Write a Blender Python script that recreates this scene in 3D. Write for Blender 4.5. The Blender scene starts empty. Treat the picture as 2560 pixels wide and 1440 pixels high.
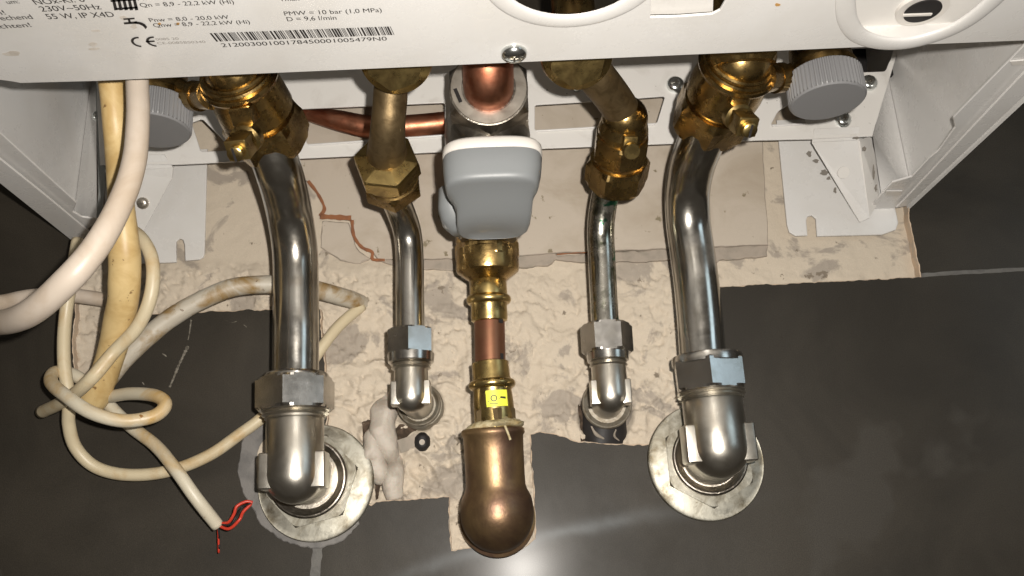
import bpy, bmesh, math, random
from mathutils import Vector, Matrix, noise
from mathutils.geometry import tessellate_polygon
random.seed(4)
SC = bpy.context.scene
COL = SC.collection
# ------------------------------------------------------------------ camera (looks up at the wall plane y = 0)
F_PX, DIST, VPX, VPY, ROLL = 2200.0, 0.6, 1265.0, 1460.0, math.radians(2.2)
_y = Vector((VPX-1280, -(VPY-720), -F_PX)).normalized()
_c, _s = math.cos(ROLL), math.sin(ROLL)
_x = Vector((_c, _s, -(_c*_y.x+_s*_y.y)/_y.z)).normalized()
_z = _x.cross(_y)
CAMP = Vector((0, -DIST, 0))
cd = bpy.data.cameras.new('camera'); co = bpy.data.objects.new('camera', cd); COL.objects.link(co)
co.matrix_world = Matrix.Translation(CAMP) @ Matrix((_x, _y, _z)).to_4x4()
cd.sensor_width = 36; cd.lens = 36*F_PX/2560; cd.clip_start = 0.01; cd.clip_end = 50
SC.camera = co
# ------------------------------------------------------------------ light: phone flash beside the lens, a cool doorway on the right, dim room
w = bpy.data.worlds.new('World'); SC.world = w; w.use_nodes = True
wn = w.node_tree; bgn = wn.nodes['Background']
bgn.inputs[0].default_value = (0.75, 0.66, 0.55, 1); bgn.inputs[1].default_value = 0.085
def area(name, loc, target, sx, sy, power, color):
    l = bpy.data.lights.new(name, 'AREA'); l.shape = 'RECTANGLE'; l.size = sx; l.size_y = sy
    l.energy = power; l.color = color
    o = bpy.data.objects.new(name, l); COL.objects.link(o)
    o.location = loc
    o.rotation_euler = (Vector(target)-Vector(loc)).to_track_quat('-Z', 'Y').to_euler()
    return o
area('phone_flash', (0.021, -0.602, 0.017), (0.03, 0, 0.17), 0.008, 0.008, 4.7, (1.0, 0.945, 0.87))
area('doorway_light', (1.30, -1.15, 0.45), (0.2, 0, 0.2), 0.5, 0.6, 1.9, (0.66, 0.86, 1.0))
area('room_light', (-0.5, -1.9, 1.0), (0, 0, 0.2), 0.7, 0.5, 1.0, (1.0, 0.85, 0.68))
SC.view_settings.view_transform = 'Standard'; SC.view_settings.look = 'None'
SC.view_settings.exposure = 0.0; SC.view_settings.gamma = 1.0

# ------------------------------------------------------------------ measuring helpers: a point on the wall side of the room at a given distance from the wall
def ray(px, py):
    v = Vector((px-1280, -(py-720), -F_PX))
    return Vector((_x.dot(v), _y.dot(v), _z.dot(v)))
def P(px, py, h):
    q = ray(px, py); return CAMP + q*((DIST-h)/q.y)
def PZ(px, py, Z):
    q = ray(px, py); return CAMP + q*(Z/q.z)
def zc(p):
    v = Vector(p)-CAMP; c = _x*v.x+_y*v.y+_z*v.z
    return -c.z
def rp(hw, p): return hw*zc(p)/F_PX
def pxof(p):
    v = Vector(p)-CAMP; c = _x*v.x+_y*v.y+_z*v.z
    return 1280+F_PX*c.x/-c.z, 720-F_PX*c.y/-c.z

# ------------------------------------------------------------------ materials
def M(name, base, rough=0.5, metal=0.0, var=None, vscale=30, vlo=0.45, vhi=0.65, bump=0.0, bscale=200, rvar=0.0,
      coat=0.0, spots=None, sscale=60, sth=0.7, grain=0.0, spec=0.5, sss=0.0):
    m = bpy.data.materials.new(name); m.use_nodes = True
    nt = m.node_tree; N = nt.nodes; L = nt.links
    b = N['Principled BSDF']
    b.inputs['Base Color'].default_value = (*base, 1); b.inputs['Roughness'].default_value = rough
    b.inputs['Metallic'].default_value = metal; b.inputs['Coat Weight'].default_value = coat
    b.inputs['Coat Roughness'].default_value = 0.15
    b.inputs['Specular IOR Level'].default_value = spec
    if sss: b.inputs['Subsurface Weight'].default_value = sss; b.inputs['Subsurface Scale'].default_value = 0.003
    tc = N.new('ShaderNodeTexCoord')
    col = None
    def nz(scale, detail=6, rough_=0.6, dist=0.0):
        n = N.new('ShaderNodeTexNoise'); n.inputs['Scale'].default_value = scale
        n.inputs['Detail'].default_value = detail; n.inputs['Roughness'].default_value = rough_
        n.inputs['Distortion'].default_value = dist
        L.new(tc.outputs['Object'], n.inputs['Vector']); return n
    def ramp(n, lo, hi):
        r = N.new('ShaderNodeMapRange'); r.inputs['From Min'].default_value = lo; r.inputs['From Max'].default_value = hi
        L.new(n.outputs[0], r.inputs['Value']); return r
    def mix(fac, a, bcol):
        x = N.new('ShaderNodeMix'); x.data_type = 'RGBA'
        L.new(fac, x.inputs[0])
        if isinstance(a, tuple): x.inputs[6].default_value = (*a, 1)
        else: L.new(a, x.inputs[6])
        x.inputs[7].default_value = (*bcol, 1)
        return x.outputs[2]
    if var:
        col = mix(ramp(nz(vscale, dist=0.6), vlo, vhi).outputs[0], base, var)
    if spots:
        col = mix(ramp(nz(sscale, 4), sth, sth+0.04).outputs[0], col if col else base, spots)
    if grain:
        g = nz(1400, 2); r = ramp(g, 0.3, 0.7)
        r.inputs['To Min'].default_value = 1-grain; r.inputs['To Max'].default_value = 1+grain
        vm = N.new('ShaderNodeVectorMath'); vm.operation = 'SCALE'
        if col: L.new(col, vm.inputs[0])
        else: vm.inputs[0].default_value = base
        L.new(r.outputs[0], vm.inputs['Scale']); col = vm.outputs[0]
    if col: L.new(col, b.inputs['Base Color'])
    if rvar:
        r = ramp(nz(vscale*1.7, 8, 0.7), 0.3, 0.7)
        r.inputs['To Min'].default_value = max(0.03, rough-rvar); r.inputs['To Max'].default_value = rough+rvar
        L.new(r.outputs[0], b.inputs['Roughness'])
    if bump:
        n = nz(bscale, 8, 0.6)
        bp = N.new('ShaderNodeBump'); bp.inputs['Strength'].default_value = 1.0; bp.inputs['Distance'].default_value = bump
        L.new(n.outputs[0], bp.inputs['Height']); L.new(bp.outputs[0], b.inputs['Normal'])
    m['_'] = 0
    return m
enamel = M('white_enamel', (0.65, 0.64, 0.625), 0.28, var=(0.58, 0.56, 0.53), vscale=14, vlo=0.42, vhi=0.8, rvar=0.06, coat=0.25)
enamel_dirty = M('white_enamel_dusty', (0.68, 0.66, 0.63), 0.38, var=(0.50, 0.47, 0.43), vscale=45, vlo=0.55, vhi=0.85, spots=(0.16, 0.14, 0.12), sscale=260, sth=0.70)
brass = M('aged_brass', (0.40, 0.275, 0.11), 0.28, 1.0, var=(0.24, 0.16, 0.065), vscale=60, rvar=0.10, bump=0.0001, bscale=500)
brass_new = M('yellow_brass', (0.50, 0.37, 0.15), 0.30, 1.0, var=(0.31, 0.22, 0.09), vscale=60, rvar=0.08, bump=0.00008, bscale=400)
brass_dull = M('dull_brass_tube', (0.17, 0.12, 0.06), 0.50, 0.8, var=(0.11, 0.075, 0.035), vscale=120, rvar=0.08, bump=0.00012, bscale=900)
bronze = M('cast_bronze', (0.30, 0.20, 0.10), 0.42, 0.9, var=(0.15, 0.09, 0.06), vscale=20, vlo=0.42, vhi=0.62, rvar=0.08, bump=0.00012, bscale=600)
copper = M('copper', (0.45, 0.20, 0.12), 0.42, 1.0, var=(0.38, 0.13, 0.07), vscale=60, rvar=0.10, bump=0.0001, bscale=300)
copper_dull = M('tarnished_copper', (0.24, 0.115, 0.065), 0.42, 0.85, var=(0.22, 0.09, 0.055), vscale=50, rvar=0.08)
steel = M('galvanised_steel_tube', (0.50, 0.48, 0.44), 0.21, 1.0, var=(0.40, 0.37, 0.32), vscale=40, rvar=0.06, bump=0.00003, bscale=300)
steel_green = M('steel_tube_with_verdigris', (0.44, 0.42, 0.37), 0.24, 1.0, var=(0.14, 0.15, 0.09), vscale=75, vlo=0.50, vhi=0.68, rvar=0.14, spots=(0.05, 0.19, 0.11), sscale=70, sth=0.60)
nickel = M('satin_nickel', (0.56, 0.53, 0.47), 0.32, 1.0, var=(0.48, 0.445, 0.385), vscale=60, rvar=0.04, bump=0.00005, bscale=1400)
collar_m = M('dull_collar', (0.25, 0.225, 0.18), 0.5, 0.35, var=(0.16, 0.13, 0.09), vscale=120, vlo=0.45, vhi=0.6, bump=0.0003, bscale=300)
nickel_smooth = M('nickel_nut', (0.52, 0.50, 0.47), 0.24, 1.0, var=(0.42, 0.40, 0.36), vscale=60, rvar=0.04)
rosette_m = M('stained_rosette', (0.34, 0.325, 0.275), 0.42, 0.8, var=(0.12, 0.10, 0.065), vscale=70, vlo=0.42, vhi=0.66, rvar=0.12, spots=(0.12, 0.09, 0.05), sscale=120, sth=0.69, bump=0.0001, bscale=300)
chrome = M('chrome', (0.74, 0.77, 0.76), 0.22, 1.0)
iron = M('dull_grey_steel', (0.36, 0.33, 0.285), 0.36, 1.0, var=(0.17, 0.15, 0.125), vscale=60, rvar=0.10, bump=0.0003, bscale=400)
iron_face = M('grey_nut_face', (0.50, 0.46, 0.40), 0.40, 0.9, var=(0.36, 0.32, 0.27), vscale=60, rvar=0.08)
blackm = M('black_rubber_and_shade', (0.012, 0.010, 0.010), 0.6)
grey_plastic = M('grey_plastic', (0.185, 0.195, 0.20), 0.45, spots=(0.03, 0.03, 0.03), sscale=260, sth=0.735, bump=0.00005, bscale=900)
cap_plastic = M('grey_cap_plastic', (0.20, 0.20, 0.205), 0.42)
white_plastic = M('white_plastic', (0.62, 0.59, 0.55), 0.35)
cable_white = M('white_cable', (0.50, 0.43, 0.36), 0.42, var=(0.42, 0.34, 0.26), vscale=25, bump=0.0002, bscale=60)
cable_yellow = M('yellowed_cable', (0.62, 0.46, 0.22), 0.45, var=(0.50, 0.34, 0.14), vscale=50, spots=(0.22, 0.13, 0.05), sscale=170, sth=0.66, bump=0.0002, bscale=120)
cable_dirty = M('dirty_grey_cable', (0.43, 0.39, 0.32), 0.5, var=(0.25, 0.16, 0.06), vscale=45, vlo=0.46, vhi=0.62, spots=(0.12, 0.07, 0.03), sscale=190, sth=0.66, bump=0.0003, bscale=200)
cable_thin = M('cream_thin_cable', (0.55, 0.47, 0.32), 0.42, var=(0.44, 0.29, 0.12), vscale=40, vlo=0.5, vhi=0.75, bump=0.0001, bscale=200)
cable_thin2 = M('stained_thin_cable', (0.55, 0.50, 0.39), 0.42, var=(0.46, 0.30, 0.11), vscale=22, vlo=0.50, vhi=0.66, spots=(0.25, 0.12, 0.03), sscale=120, sth=0.68, bump=0.0001, bscale=200)
cable_grey = M('pale_grey_cable', (0.44, 0.39, 0.31), 0.45, var=(0.36, 0.29, 0.20), vscale=40)
red_m = M('red_wire', (0.50, 0.04, 0.02), 0.4)
sticker_m = M('yellow_sticker', (0.72, 0.74, 0.06), 0.5)
ink = M('black_print', (0.02, 0.018, 0.018), 0.5)
ink_grey = M('grey_print', (0.30, 0.28, 0.26), 0.5)
tile_core = M('tile_core', (0.52, 0.40, 0.29), 0.8, var=(0.42, 0.36, 0.29), vscale=120)
grout_m = M('grey_grout', (0.13, 0.125, 0.115), 0.75, var=(0.085, 0.08, 0.075), vscale=80, bump=0.0004, bscale=300)
filler_m = M('grey_filler', (0.17, 0.16, 0.15), 0.62, var=(0.11, 0.105, 0.10), vscale=60, bump=0.0003, bscale=160)
silicone = M('white_sealant', (0.47, 0.42, 0.36), 0.55, var=(0.33, 0.285, 0.235), vscale=60, bump=0.0016, bscale=110, sss=0.1)
brick_m = M('terracotta', (0.26, 0.105, 0.045), 0.9, var=(0.19, 0.08, 0.04), vscale=120)
hemp = M('hemp_and_paste', (0.42, 0.36, 0.22), 0.55, var=(0.30, 0.22, 0.10), vscale=200, bump=0.0008, bscale=500)
plaster_m = M('rough_plaster', (0.51, 0.44, 0.35), 0.82, var=(0.33, 0.285, 0.235), vscale=24, vlo=0.545, vhi=0.59, spots=(0.19, 0.155, 0.115), sscale=95, sth=0.66, bump=0.0010, bscale=75, grain=0.05)
board_m = M('plaster_board', (0.46, 0.40, 0.33), 0.7, var=(0.38, 0.32, 0.25), vscale=20, spots=(0.20, 0.165, 0.105), sscale=110, sth=0.675, bump=0.0002, bscale=200)
board_edge = M('board_grey_edge', (0.33, 0.28, 0.23), 0.8, var=(0.25, 0.22, 0.18), vscale=60, bump=0.0006, bscale=140)

# dark matt tile, with a dusty wiped streak of its own shape near the bottom
tile_m = M('dark_tile', (0.022, 0.0182, 0.013), 0.58, coat=0.10, spec=0.3, var=(0.034, 0.0285, 0.021), vscale=9, vlo=0.40, vhi=0.62, bump=0.00010, bscale=260, rvar=0.06, grain=0.30, spots=(0.039, 0.034, 0.027), sscale=7, sth=0.60)
tile_m.node_tree.nodes['Principled BSDF'].inputs['Coat Roughness'].default_value = 0.20
def add_dust(m):
    nt = m.node_tree; N = nt.nodes; L = nt.links; b = N['Principled BSDF']
    tc = N.new('ShaderNodeTexCoord'); sp = N.new('ShaderNodeSeparateXYZ'); L.new(tc.outputs['Object'], sp.inputs[0])
    nz = N.new('ShaderNodeTexNoise'); nz.inputs['Scale'].default_value = 14; nz.inputs['Detail'].default_value = 7
    L.new(tc.outputs['Object'], nz.inputs['Vector'])
    def math_(op, a, c, d=None):
        n = N.new('ShaderNodeMath'); n.operation = op
        for i, v in enumerate((a, c, d)):
            if v is None: continue
            if isinstance(v, (int, float)): n.inputs[i].default_value = v
            else: L.new(v, n.inputs[i])
        return n.outputs[0]
    # streak runs z = a + b x + c x^2
    pts = [P(1060, 1425, 0), P(1250, 1372, 0), P(1560, 1300, 0)]
    (x1, z1), (x2, z2), (x3, z3) = [(p.x, p.z) for p in pts]
    c = ((z3-z1)/(x3-x1)-(z2-z1)/(x2-x1))/(x3-x2); bb = (z2-z1)/(x2-x1)-c*(x1+x2); a = z1-bb*x1-c*x1*x1
    zz = math_('MULTIPLY_ADD', math_('MULTIPLY_ADD', sp.outputs[0], c, bb), sp.outputs[0], a)
    d = math_('SUBTRACT', sp.outputs[2], zz)
    d = math_('ADD', d, math_('MULTIPLY', math_('SUBTRACT', nz.outputs[0], 0.5), 0.02))
    g = math_('POWER', 2.718, math_('MULTIPLY', math_('MULTIPLY', d, d), -1/(0.0042**2)))
    dx = math_('SUBTRACT', sp.outputs[0], 0.02)
    g = math_('MULTIPLY', g, math_('POWER', 2.718, math_('MULTIPLY', math_('MULTIPLY', dx, dx), -1/(0.085**2))))
    n2 = N.new('ShaderNodeTexNoise'); n2.inputs['Scale'].default_value = 60; n2.inputs['Detail'].default_value = 9
    L.new(tc.outputs['Object'], n2.inputs['Vector'])
    g = math_('MULTIPLY', g, n2.outputs[0])
    src = b.inputs['Base Color'].links[0].from_socket
    mx = N.new('ShaderNodeMix'); mx.data_type = 'RGBA'
    L.new(math_('MULTIPLY', g, 1.1), mx.inputs[0]); L.new(src, mx.inputs[6]); mx.inputs[7].default_value = (0.15, 0.16, 0.165, 1)
    L.new(mx.outputs[2], b.inputs['Base Color'])
add_dust(tile_m)

# ------------------------------------------------------------------ mesh helpers
def tag(o, label=None, cat=None, group=None, kind=None):
    if label: o['label'] = label
    if cat: o['category'] = cat
    if group: o['group'] = group
    if kind: o['kind'] = kind
    return o
def thing(name, base, label, cat, group=None):
    o = bpy.data.objects.new(name, None); COL.objects.link(o); o.location = base
    o.empty_display_size = 0.01
    return tag(o, label, cat, group)
def absloc(o):
    v = Vector((0, 0, 0))
    while o: v += o.location; o = o.parent
    return v
def mk(name, verts, faces, mat, parent=None, sharp=38, mats=None, fm=None, weld=True):
    off = absloc(parent) if parent else Vector((0, 0, 0))
    me = bpy.data.meshes.new(name)
    me.from_pydata([Vector(v)-off for v in verts], [], faces)
    if mats:
        for m in mats: me.materials.append(m)
        for p, i in zip(me.polygons, fm): p.material_index = i
    else: me.materials.append(mat)
    bm = bmesh.new(); bm.from_mesh(me)
    if weld: bmesh.ops.remove_doubles(bm, verts=bm.verts, dist=1e-6)
    bmesh.ops.recalc_face_normals(bm, faces=bm.faces)
    lim = math.radians(sharp)
    for e in bm.edges:
        if len(e.link_faces) == 2:
            if e.calc_face_angle(0) > lim: e.smooth = False
    for f in bm.faces: f.smooth = True
    bm.to_mesh(me); bm.free()
    o = bpy.data.objects.new(name, me); COL.objects.link(o)
    if parent: o.parent = parent
    return o
class MB:
    def __init__(s): s.v = []; s.f = []
    def add(s, vf):
        n = len(s.v); s.v += [Vector(a) for a in vf[0]]; s.f += [tuple(i+n for i in g) for g in vf[1]]; return s
    def go(s, name, mat, parent=None, sharp=38): return mk(name, s.v, s.f, mat, parent, sharp)
def frame(A, up=(0, 0, 1)):
    A = Vector(A).normalized(); up = Vector(up)
    if abs(A.dot(up)) > 0.95: up = Vector((0, -1, 0))
    U = (up-A*up.dot(A)).normalized(); V = A.cross(U)
    return A, U, V
def lathe(C, A, prof, n=72, phase=0.0, up=(0, 0, 1), rib=None):
    """rings of revolution about the axis A through C; prof = (t, r) round or (t, r, 'h', rmax) hexagonal, r across corners"""
    C = Vector(C); A, U, V = frame(A, up); vs = []; fs = []
    for e in prof:
        t, r = e[0], e[1]
        for i in range(n):
            th = 2*math.pi*i/n-phase; rr = r
            if len(e) > 2 and e[2] == 'h':
                a = ((th+phase) % (math.pi/3))-math.pi/6
                rr = r*math.cos(math.pi/6)/math.cos(a)
                if len(e) > 3: rr = min(rr, e[3])
            if len(e) > 2 and e[2] == 'r': rr = r*(1-0.045*(i % 4 > 1))
            vs.append(C+A*t+(U*math.cos(th)+V*math.sin(th))*rr)
    for k in range(len(prof)-1):
        for i in range(n):
            j = (i+1) % n
            fs.append((k*n+i, k*n+j, (k+1)*n+j, (k+1)*n+i))
    fs.append(tuple(range(n))); fs.append(tuple((len(prof)-1)*n+i for i in range(n)))
    return vs, fs
def lpx(p0, p1, prof, n=72, phase=0.0, up=(0, -1, 0)):
    """lathe measured along an axis from p0 to p1 = (x, y, h); prof = (y, halfwidth[, 'h', factor])"""
    A0, A1 = P(*p0), P(*p1); A = (A1-A0).normalized(); out = []
    for e in prof:
        k = (e[0]-p0[1])/(p1[1]-p0[1])
        q = P(p0[0]+(p1[0]-p0[0])*k, e[0], p0[2]+(p1[2]-p0[2])*k)
        t = (q-A0).dot(A); r = rp(e[1], A0+A*t)
        out.append((t, r) if len(e) < 3 else (t, r, e[2], r*e[3]))
    return lathe(A0, A, out, n, phase, up)
def catmull(pts, k=10):
    pts = [Vector(p) for p in pts]; q = [pts[0]*2-pts[1]]+pts+[pts[-1]*2-pts[-2]]; out = []
    for i in range(1, len(q)-2):
        for s in range(k):
            t = s/k
            out.append(0.5*((2*q[i])+(q[i+1]-q[i-1])*t+(2*q[i-1]-5*q[i]+4*q[i+1]-q[i+2])*t*t+(3*q[i]-q[i-1]-3*q[i+1]+q[i+2])*t**3))
    out.append(pts[-1]); return out
def tube(pts, r, n=32, k=10, cap=True, wob=0.0):
    path = catmull([Vector((*p, 0)) if len(p) == 2 else p for p in pts], k)
    rs = r if isinstance(r, (list, tuple)) else [r]*len(pts)
    m = len(path); vs = []; fs = []
    U = None
    for i, p in enumerate(path):
        T = (path[min(i+1, m-1)]-path[max(i-1, 0)]).normalized()
        if U is None: _, U, _2 = frame(T)
        U = (U-T*U.dot(T)).normalized(); V = T.cross(U)
        f = i/(m-1)*(len(rs)-1); a = int(min(f, len(rs)-2)); rr = rs[a]+(rs[a+1]-rs[a])*(f-a)
        for j in range(n):
            th = 2*math.pi*j/n
            q = p+(U*math.cos(th)+V*math.sin(th))*rr
            if wob: q = q+(U*math.cos(th)+V*math.sin(th))*rr*wob*noise.noise(q*70)
            vs.append(q)
    for i in range(m-1):
        for j in range(n):
            l = (j+1) % n; fs.append((i*n+j, i*n+l, (i+1)*n+l, (i+1)*n+j))
    if cap: fs.append(tuple(range(n))); fs.append(tuple((m-1)*n+j for j in range(n)))
    return vs, fs
def box(C, X, Y, Z, sx, sy, sz, bev=0.0):
    bm = bmesh.new(); bmesh.ops.create_cube(bm, size=1.0)
    for v in bm.verts: v.co = Vector((v.co.x*sx, v.co.y*sy, v.co.z*sz))
    if bev: bmesh.ops.bevel(bm, geom=list(bm.edges), offset=bev, segments=3, profile=0.6, affect='EDGES')
    X, Y, Z = Vector(X).normalized(), Vector(Y).normalized(), Vector(Z).normalized()
    bm.verts.ensure_lookup_table()
    vs = [Vector(C)+X*v.co.x+Y*v.co.y+Z*v.co.z for v in bm.verts]
    bm.verts.index_update(); fs = [tuple(v.index for v in f.verts) for f in bm.faces]; bm.free()
    return vs, fs
def sphere(C, r, n=32, sq=(1, 1, 1)):
    vs = []; fs = []
    for i in range(n//2+1):
        ph = math.pi*i/(n//2)
        for j in range(n):
            th = 2*math.pi*j/n
            vs.append(Vector(C)+Vector((math.sin(ph)*math.cos(th)*r*sq[0], math.sin(ph)*math.sin(th)*r*sq[1], math.cos(ph)*r*sq[2])))
    for i in range(n//2):
        for j in range(n):
            l = (j+1) % n; fs.append((i*n+j, i*n+l, (i+1)*n+l, (i+1)*n+j))
    return vs, fs
def plate(outer, holes, depth, mats, name, parent=None, bevel=0.0, jit=0.0):
    """sheet from 3-D loops; depth = vector to its back; the bevel ring and sides take mats[1]"""
    depth = Vector(depth); loops = [[Vector(p) for p in outer]]+[[Vector(p) for p in h] for h in holes]
    nrm = -depth.normalized(); V = []; Fc = []; fm = []
    front = []
    for li, lp in enumerate(loops):
        n = len(lp)
        ar = sum(((lp[i]-lp[0]).cross(lp[(i+1) % n]-lp[0])).dot(nrm) for i in range(n))
        sgn = (1 if ar > 0 else -1)*(1 if li == 0 else -1)
        fr = []
        for i in range(n):
            e1 = (lp[i]-lp[i-1]).normalized(); e2 = (lp[(i+1) % n]-lp[i]).normalized()
            t = (e1+e2)
            if t.length < 1e-6: t = e1
            inn = nrm.cross(t.normalized())*sgn
            b = bevel*(1+jit*noise.noise(lp[i]*260)) if bevel else 0
            fr.append(lp[i]+inn*b)
        front.append(fr)
    b0 = []
    for fr in front: b0.append(len(V)); V += fr
    tris = tessellate_polygon(front)
    for t in tris: Fc.append(tuple(t)); fm.append(0)
    for li, lp in enumerate(loops):
        n = len(lp); s0 = b0[li]
        off = depth.normalized()*(bevel*0.7 if bevel else 0)
        s1 = len(V)
        if bevel: V += [p+off for p in lp]
        else: s1 = s0
        s2 = len(V); V += [p+depth for p in lp]
        for i in range(n):
            j = (i+1) % n
            if bevel: Fc.append((s0+i, s0+j, s1+j, s1+i)); fm.append(1)
            Fc.append((s1+i, s1+j, s2+j, s2+i)); fm.append(1)
    return mk(name, V, Fc, None, parent, 1, mats, fm, weld=False)
def rough_px(pts, step=7, amp=2.2, closed=True, sc=0.03):
    out = []
    n = len(pts)
    for i in range(n if closed else n-1):
        a = Vector((*pts[i][:2], 0)); b = Vector((*pts[(i+1) % n][:2], 0)); k = max(1, int((b-a).length/step))
        d = (b-a).normalized() if (b-a).length else Vector((1, 0, 0)); nn = Vector((-d.y, d.x, 0))
        for s in range(k):
            q = a+(b-a)*(s/k)
            o = noise.noise(Vector((q.x*sc, q.y*sc, 3)))*amp*2+noise.noise(Vector((q.x*sc*5, q.y*sc*5, 7)))*amp
            q = q+nn*o
            out.append((q.x, q.y))
    return out

# ================================================================== WALL
OPEN = [(186, 100), (180, 480), (184, 640), (190, 780), (182, 850), (186, 925), (214, 944), (262, 905), (296, 810), (340, 787), (440, 781), (560, 776), (700, 773), (801, 772),
        (812, 900), (818, 1060), (800, 1200), (928, 1262), (940, 1253), (1030, 1247), (1122, 1242), (1124, 1300), (1130, 1376), (1180, 1368), (1228, 1382), (1270, 1388), (1305, 1372), (1338, 1346),
        (1334, 1230), (1328, 1150), (1325, 1085), (1350, 1078), (1385, 1084), (1440, 1102), (1500, 1107), (1620, 1111), (1700, 1110), (1770, 1090), (1788, 900), (1796, 716),
        (2050, 704), (2302, 692), (2286, 610), (2272, 545), (2255, 100)]
op = rough_px(OPEN, 7, 1.5)
big = [Vector((-1.1, 0, -0.5)), Vector((1.1, 0, -0.5)), Vector((1.1, 0, 1.0)), Vector((-1.1, 0, 1.0))]
wall = plate(big, [[P(x, y, 0) for x, y in op]], (0, 0.010, 0), [tile_m, tile_core], 'tiled_wall', None, 0.0006, 1.2)
tag(wall, kind='structure')
def strip(pts, w, h0, h1, name, mat, parent=None, amp=1.0):
    """a thin irregular band along a pixel polyline; w = half width in px"""
    up = []; dn = []
    path = catmull([Vector((x, y, 0)) for x, y in pts], 12)
    for i, p in enumerate(path):
        T = (path[min(i+1, len(path)-1)]-path[max(i-1, 0)]).normalized(); nn = Vector((-T.y, T.x, 0))
        ww = w*(1+0.35*noise.noise(p*0.05)*amp); ww2 = w*(1+0.35*noise.noise(p*0.05+Vector((9, 9, 9)))*amp)
        up.append(p+nn*ww); dn.append(p-nn*ww2)
    lp = up+dn[::-1]
    return plate([P(q.x, q.y, h1) for q in lp], [], (0, h1-h0, 0), [mat, mat], name, parent, 0.0003)
tag(strip([(2304, 688), (2400, 681), (2500, 676), (2700, 664)], 5, 0, 0.0004, 'wall_grout_joint', grout_m), kind='structure')
tag(strip([(792, 1352), (790, 1400), (787, 1450), (786, 1560)], 13, 0, 0.0004, 'wall_grout_joint', grout_m), kind='structure')

# plaster bed inside the opening: one relief sheet
def sm(a, b, x):
    t = max(0, min(1, (x-a)/(b-a))); return t*t*(3-2*t)
def relief(x, y):
    p = Vector((x*0.004, y*0.004, 0))
    rough = sm(640, 720, y)*(0.35+0.65*sm(880, 1000, y))
    h = -0.0082
    h += 0.0006*noise.fractal(p*2.2, 0.8, 2.1, 4)
    n = noise.fractal(p*2.0+Vector((3, 1, 0)), 0.9, 2.0, 5)
    r = 1-abs(noise.noise(p*3.1+Vector((7, 2, 1))))*2
    h += rough*(0.0026*n+0.0026*max(0, r)**4+0.0006*noise.noise(p*14))
    # lumpy foam and plaster round the lower pipe holes
    q1 = noise.fractal(p*1.7+Vector((11, 4, 2)), 0.7, 2.2, 6); q2 = noise.fractal(p*3.3+Vector((2, 14, 5)), 0.7, 2.2, 6)
    h += (0.06+0.94*sm(640, 690, y)*(1-0.8*sm(1800, 1850, x)))*(0.0018*sm(0.03, 0.08, q1)+0.0011*sm(0.16, 0.20, q2)-0.0010*sm(0.20, 0.24, -q2))
    d = math.exp(-(((x-1000)/170)**2+((y-1150)/120)**2))+0.8*math.exp(-(((x-1520)/110)**2+((y-1020)/80)**2))+0.5*math.exp(-(((x-1180)/90)**2+((y-1150)/160)**2))
    h += d*(0.0052*(noise.noise(p*5.0)+0.2)-0.0030*abs(noise.noise(p*9)))
    # trowel ridges
    for (cx, cy, rx, ry, a) in ((1085, 990, 90, 105, 0.0022), (1515, 1010, 92, 100, 0.0025), (900, 960, 110, 50, 0.003), (1130, 1010, 60, 45, 0.003), (1110, 1080, 26, 40, 0.003), (1340, 960, 90, 60, 0.0015)):
        q = math.hypot((x-cx)/rx, (y-cy)/ry)+0.55*noise.noise(p*4.3+Vector((cx, 0, 1)))
        h += 0.8*a*math.exp(-((q-1)/0.13)**2)*(0.4+abs(noise.noise(p*3.7+Vector((cy, 5, 1))))*1.6)
    # holes round the small pipe stubs
    for (cx, cy, rr, dp) in ((1050, 1015, 62, 0.006), (1515, 1040, 72, 0.010), (915, 1085, 24, 0.006), (948, 1210, 16, 0.006)):
        q = math.hypot(x-cx, y-cy)/rr
        h -= dp*(1-sm(0.75, 1.05, q))
    return min(h, -0.0012)
def relief_sheet(name, x0, x1, y0, y1, step, mat, dh=0.0):
    nx = int((x1-x0)/step); ny = int((y1-y0)/step); vs = []; fs = []
    for j in range(ny+1):
        for i in range(nx+1):
            x = x0+(x1-x0)*i/nx; y = y0+(y1-y0)*j/ny
            b = P(x, y, -0.005); h = relief(x, y)+dh
            vs.append(Vector((b.x, -h, b.z)))
    for j in range(ny):
        for i in range(nx):
            a = j*(nx+1)+i; fs.append((a, a+1, a+nx+2, a+nx+1))
    return mk(name, vs, fs, mat, None, 180, weld=False)
plaster = relief_sheet('plaster_wall', 150, 2340, 60, 1420, 3.6, plaster_m); tag(plaster, kind='structure')

# flat board set into the plaster with a broken lower left corner
BO = [(640, 330), (700, 400), (770, 455), (800, 492), (812, 524), (803, 540), (840, 543), (878, 547), (884, 588), (900, 612), (930, 628), (946, 650), (1060, 648), (1145, 646), (1290, 640), (1385, 632), (1660, 622), (1921, 612), (1914, 480), (1900, 240), (640, 240)]
bo = rough_px(BO, 9, 1.0)
board = plate([P(x, y, -0.0035) for x, y in bo], [], (0, 0.006, 0), [board_m, board_edge], 'wall_board', None, 0.0005, 0.8); tag(board, kind='structure')
be = rough_px([(946, 650), (1145, 646), (1385, 628), (1395, 640), (1660, 622), (1921, 612), (1919, 640), (1800, 650), (1780, 668), (1690, 650), (1480, 655), (1390, 650), (1370, 664), (1300, 668), (1130, 676), (1000, 668)], 9, 2.0)
tag(plate([P(x, y, -0.0052) for x, y in be], [], (0, 0.004, 0), [board_edge, board_edge], 'wall_board_edge', None, 0.0008, 1.0), kind='structure')
fl = rough_px([(806, 552), (872, 556), (884, 604), (900, 628), (926, 646), (900, 660), (850, 650), (800, 618)], 9, 1.5)
tag(plate([P(x, y, -0.0064) for x, y in fl], [], (0, 0.004, 0), [board_m, board_edge], 'wall_board_fragment', None, 0.0008, 1.0), kind='structure')
mb = MB()
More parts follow.
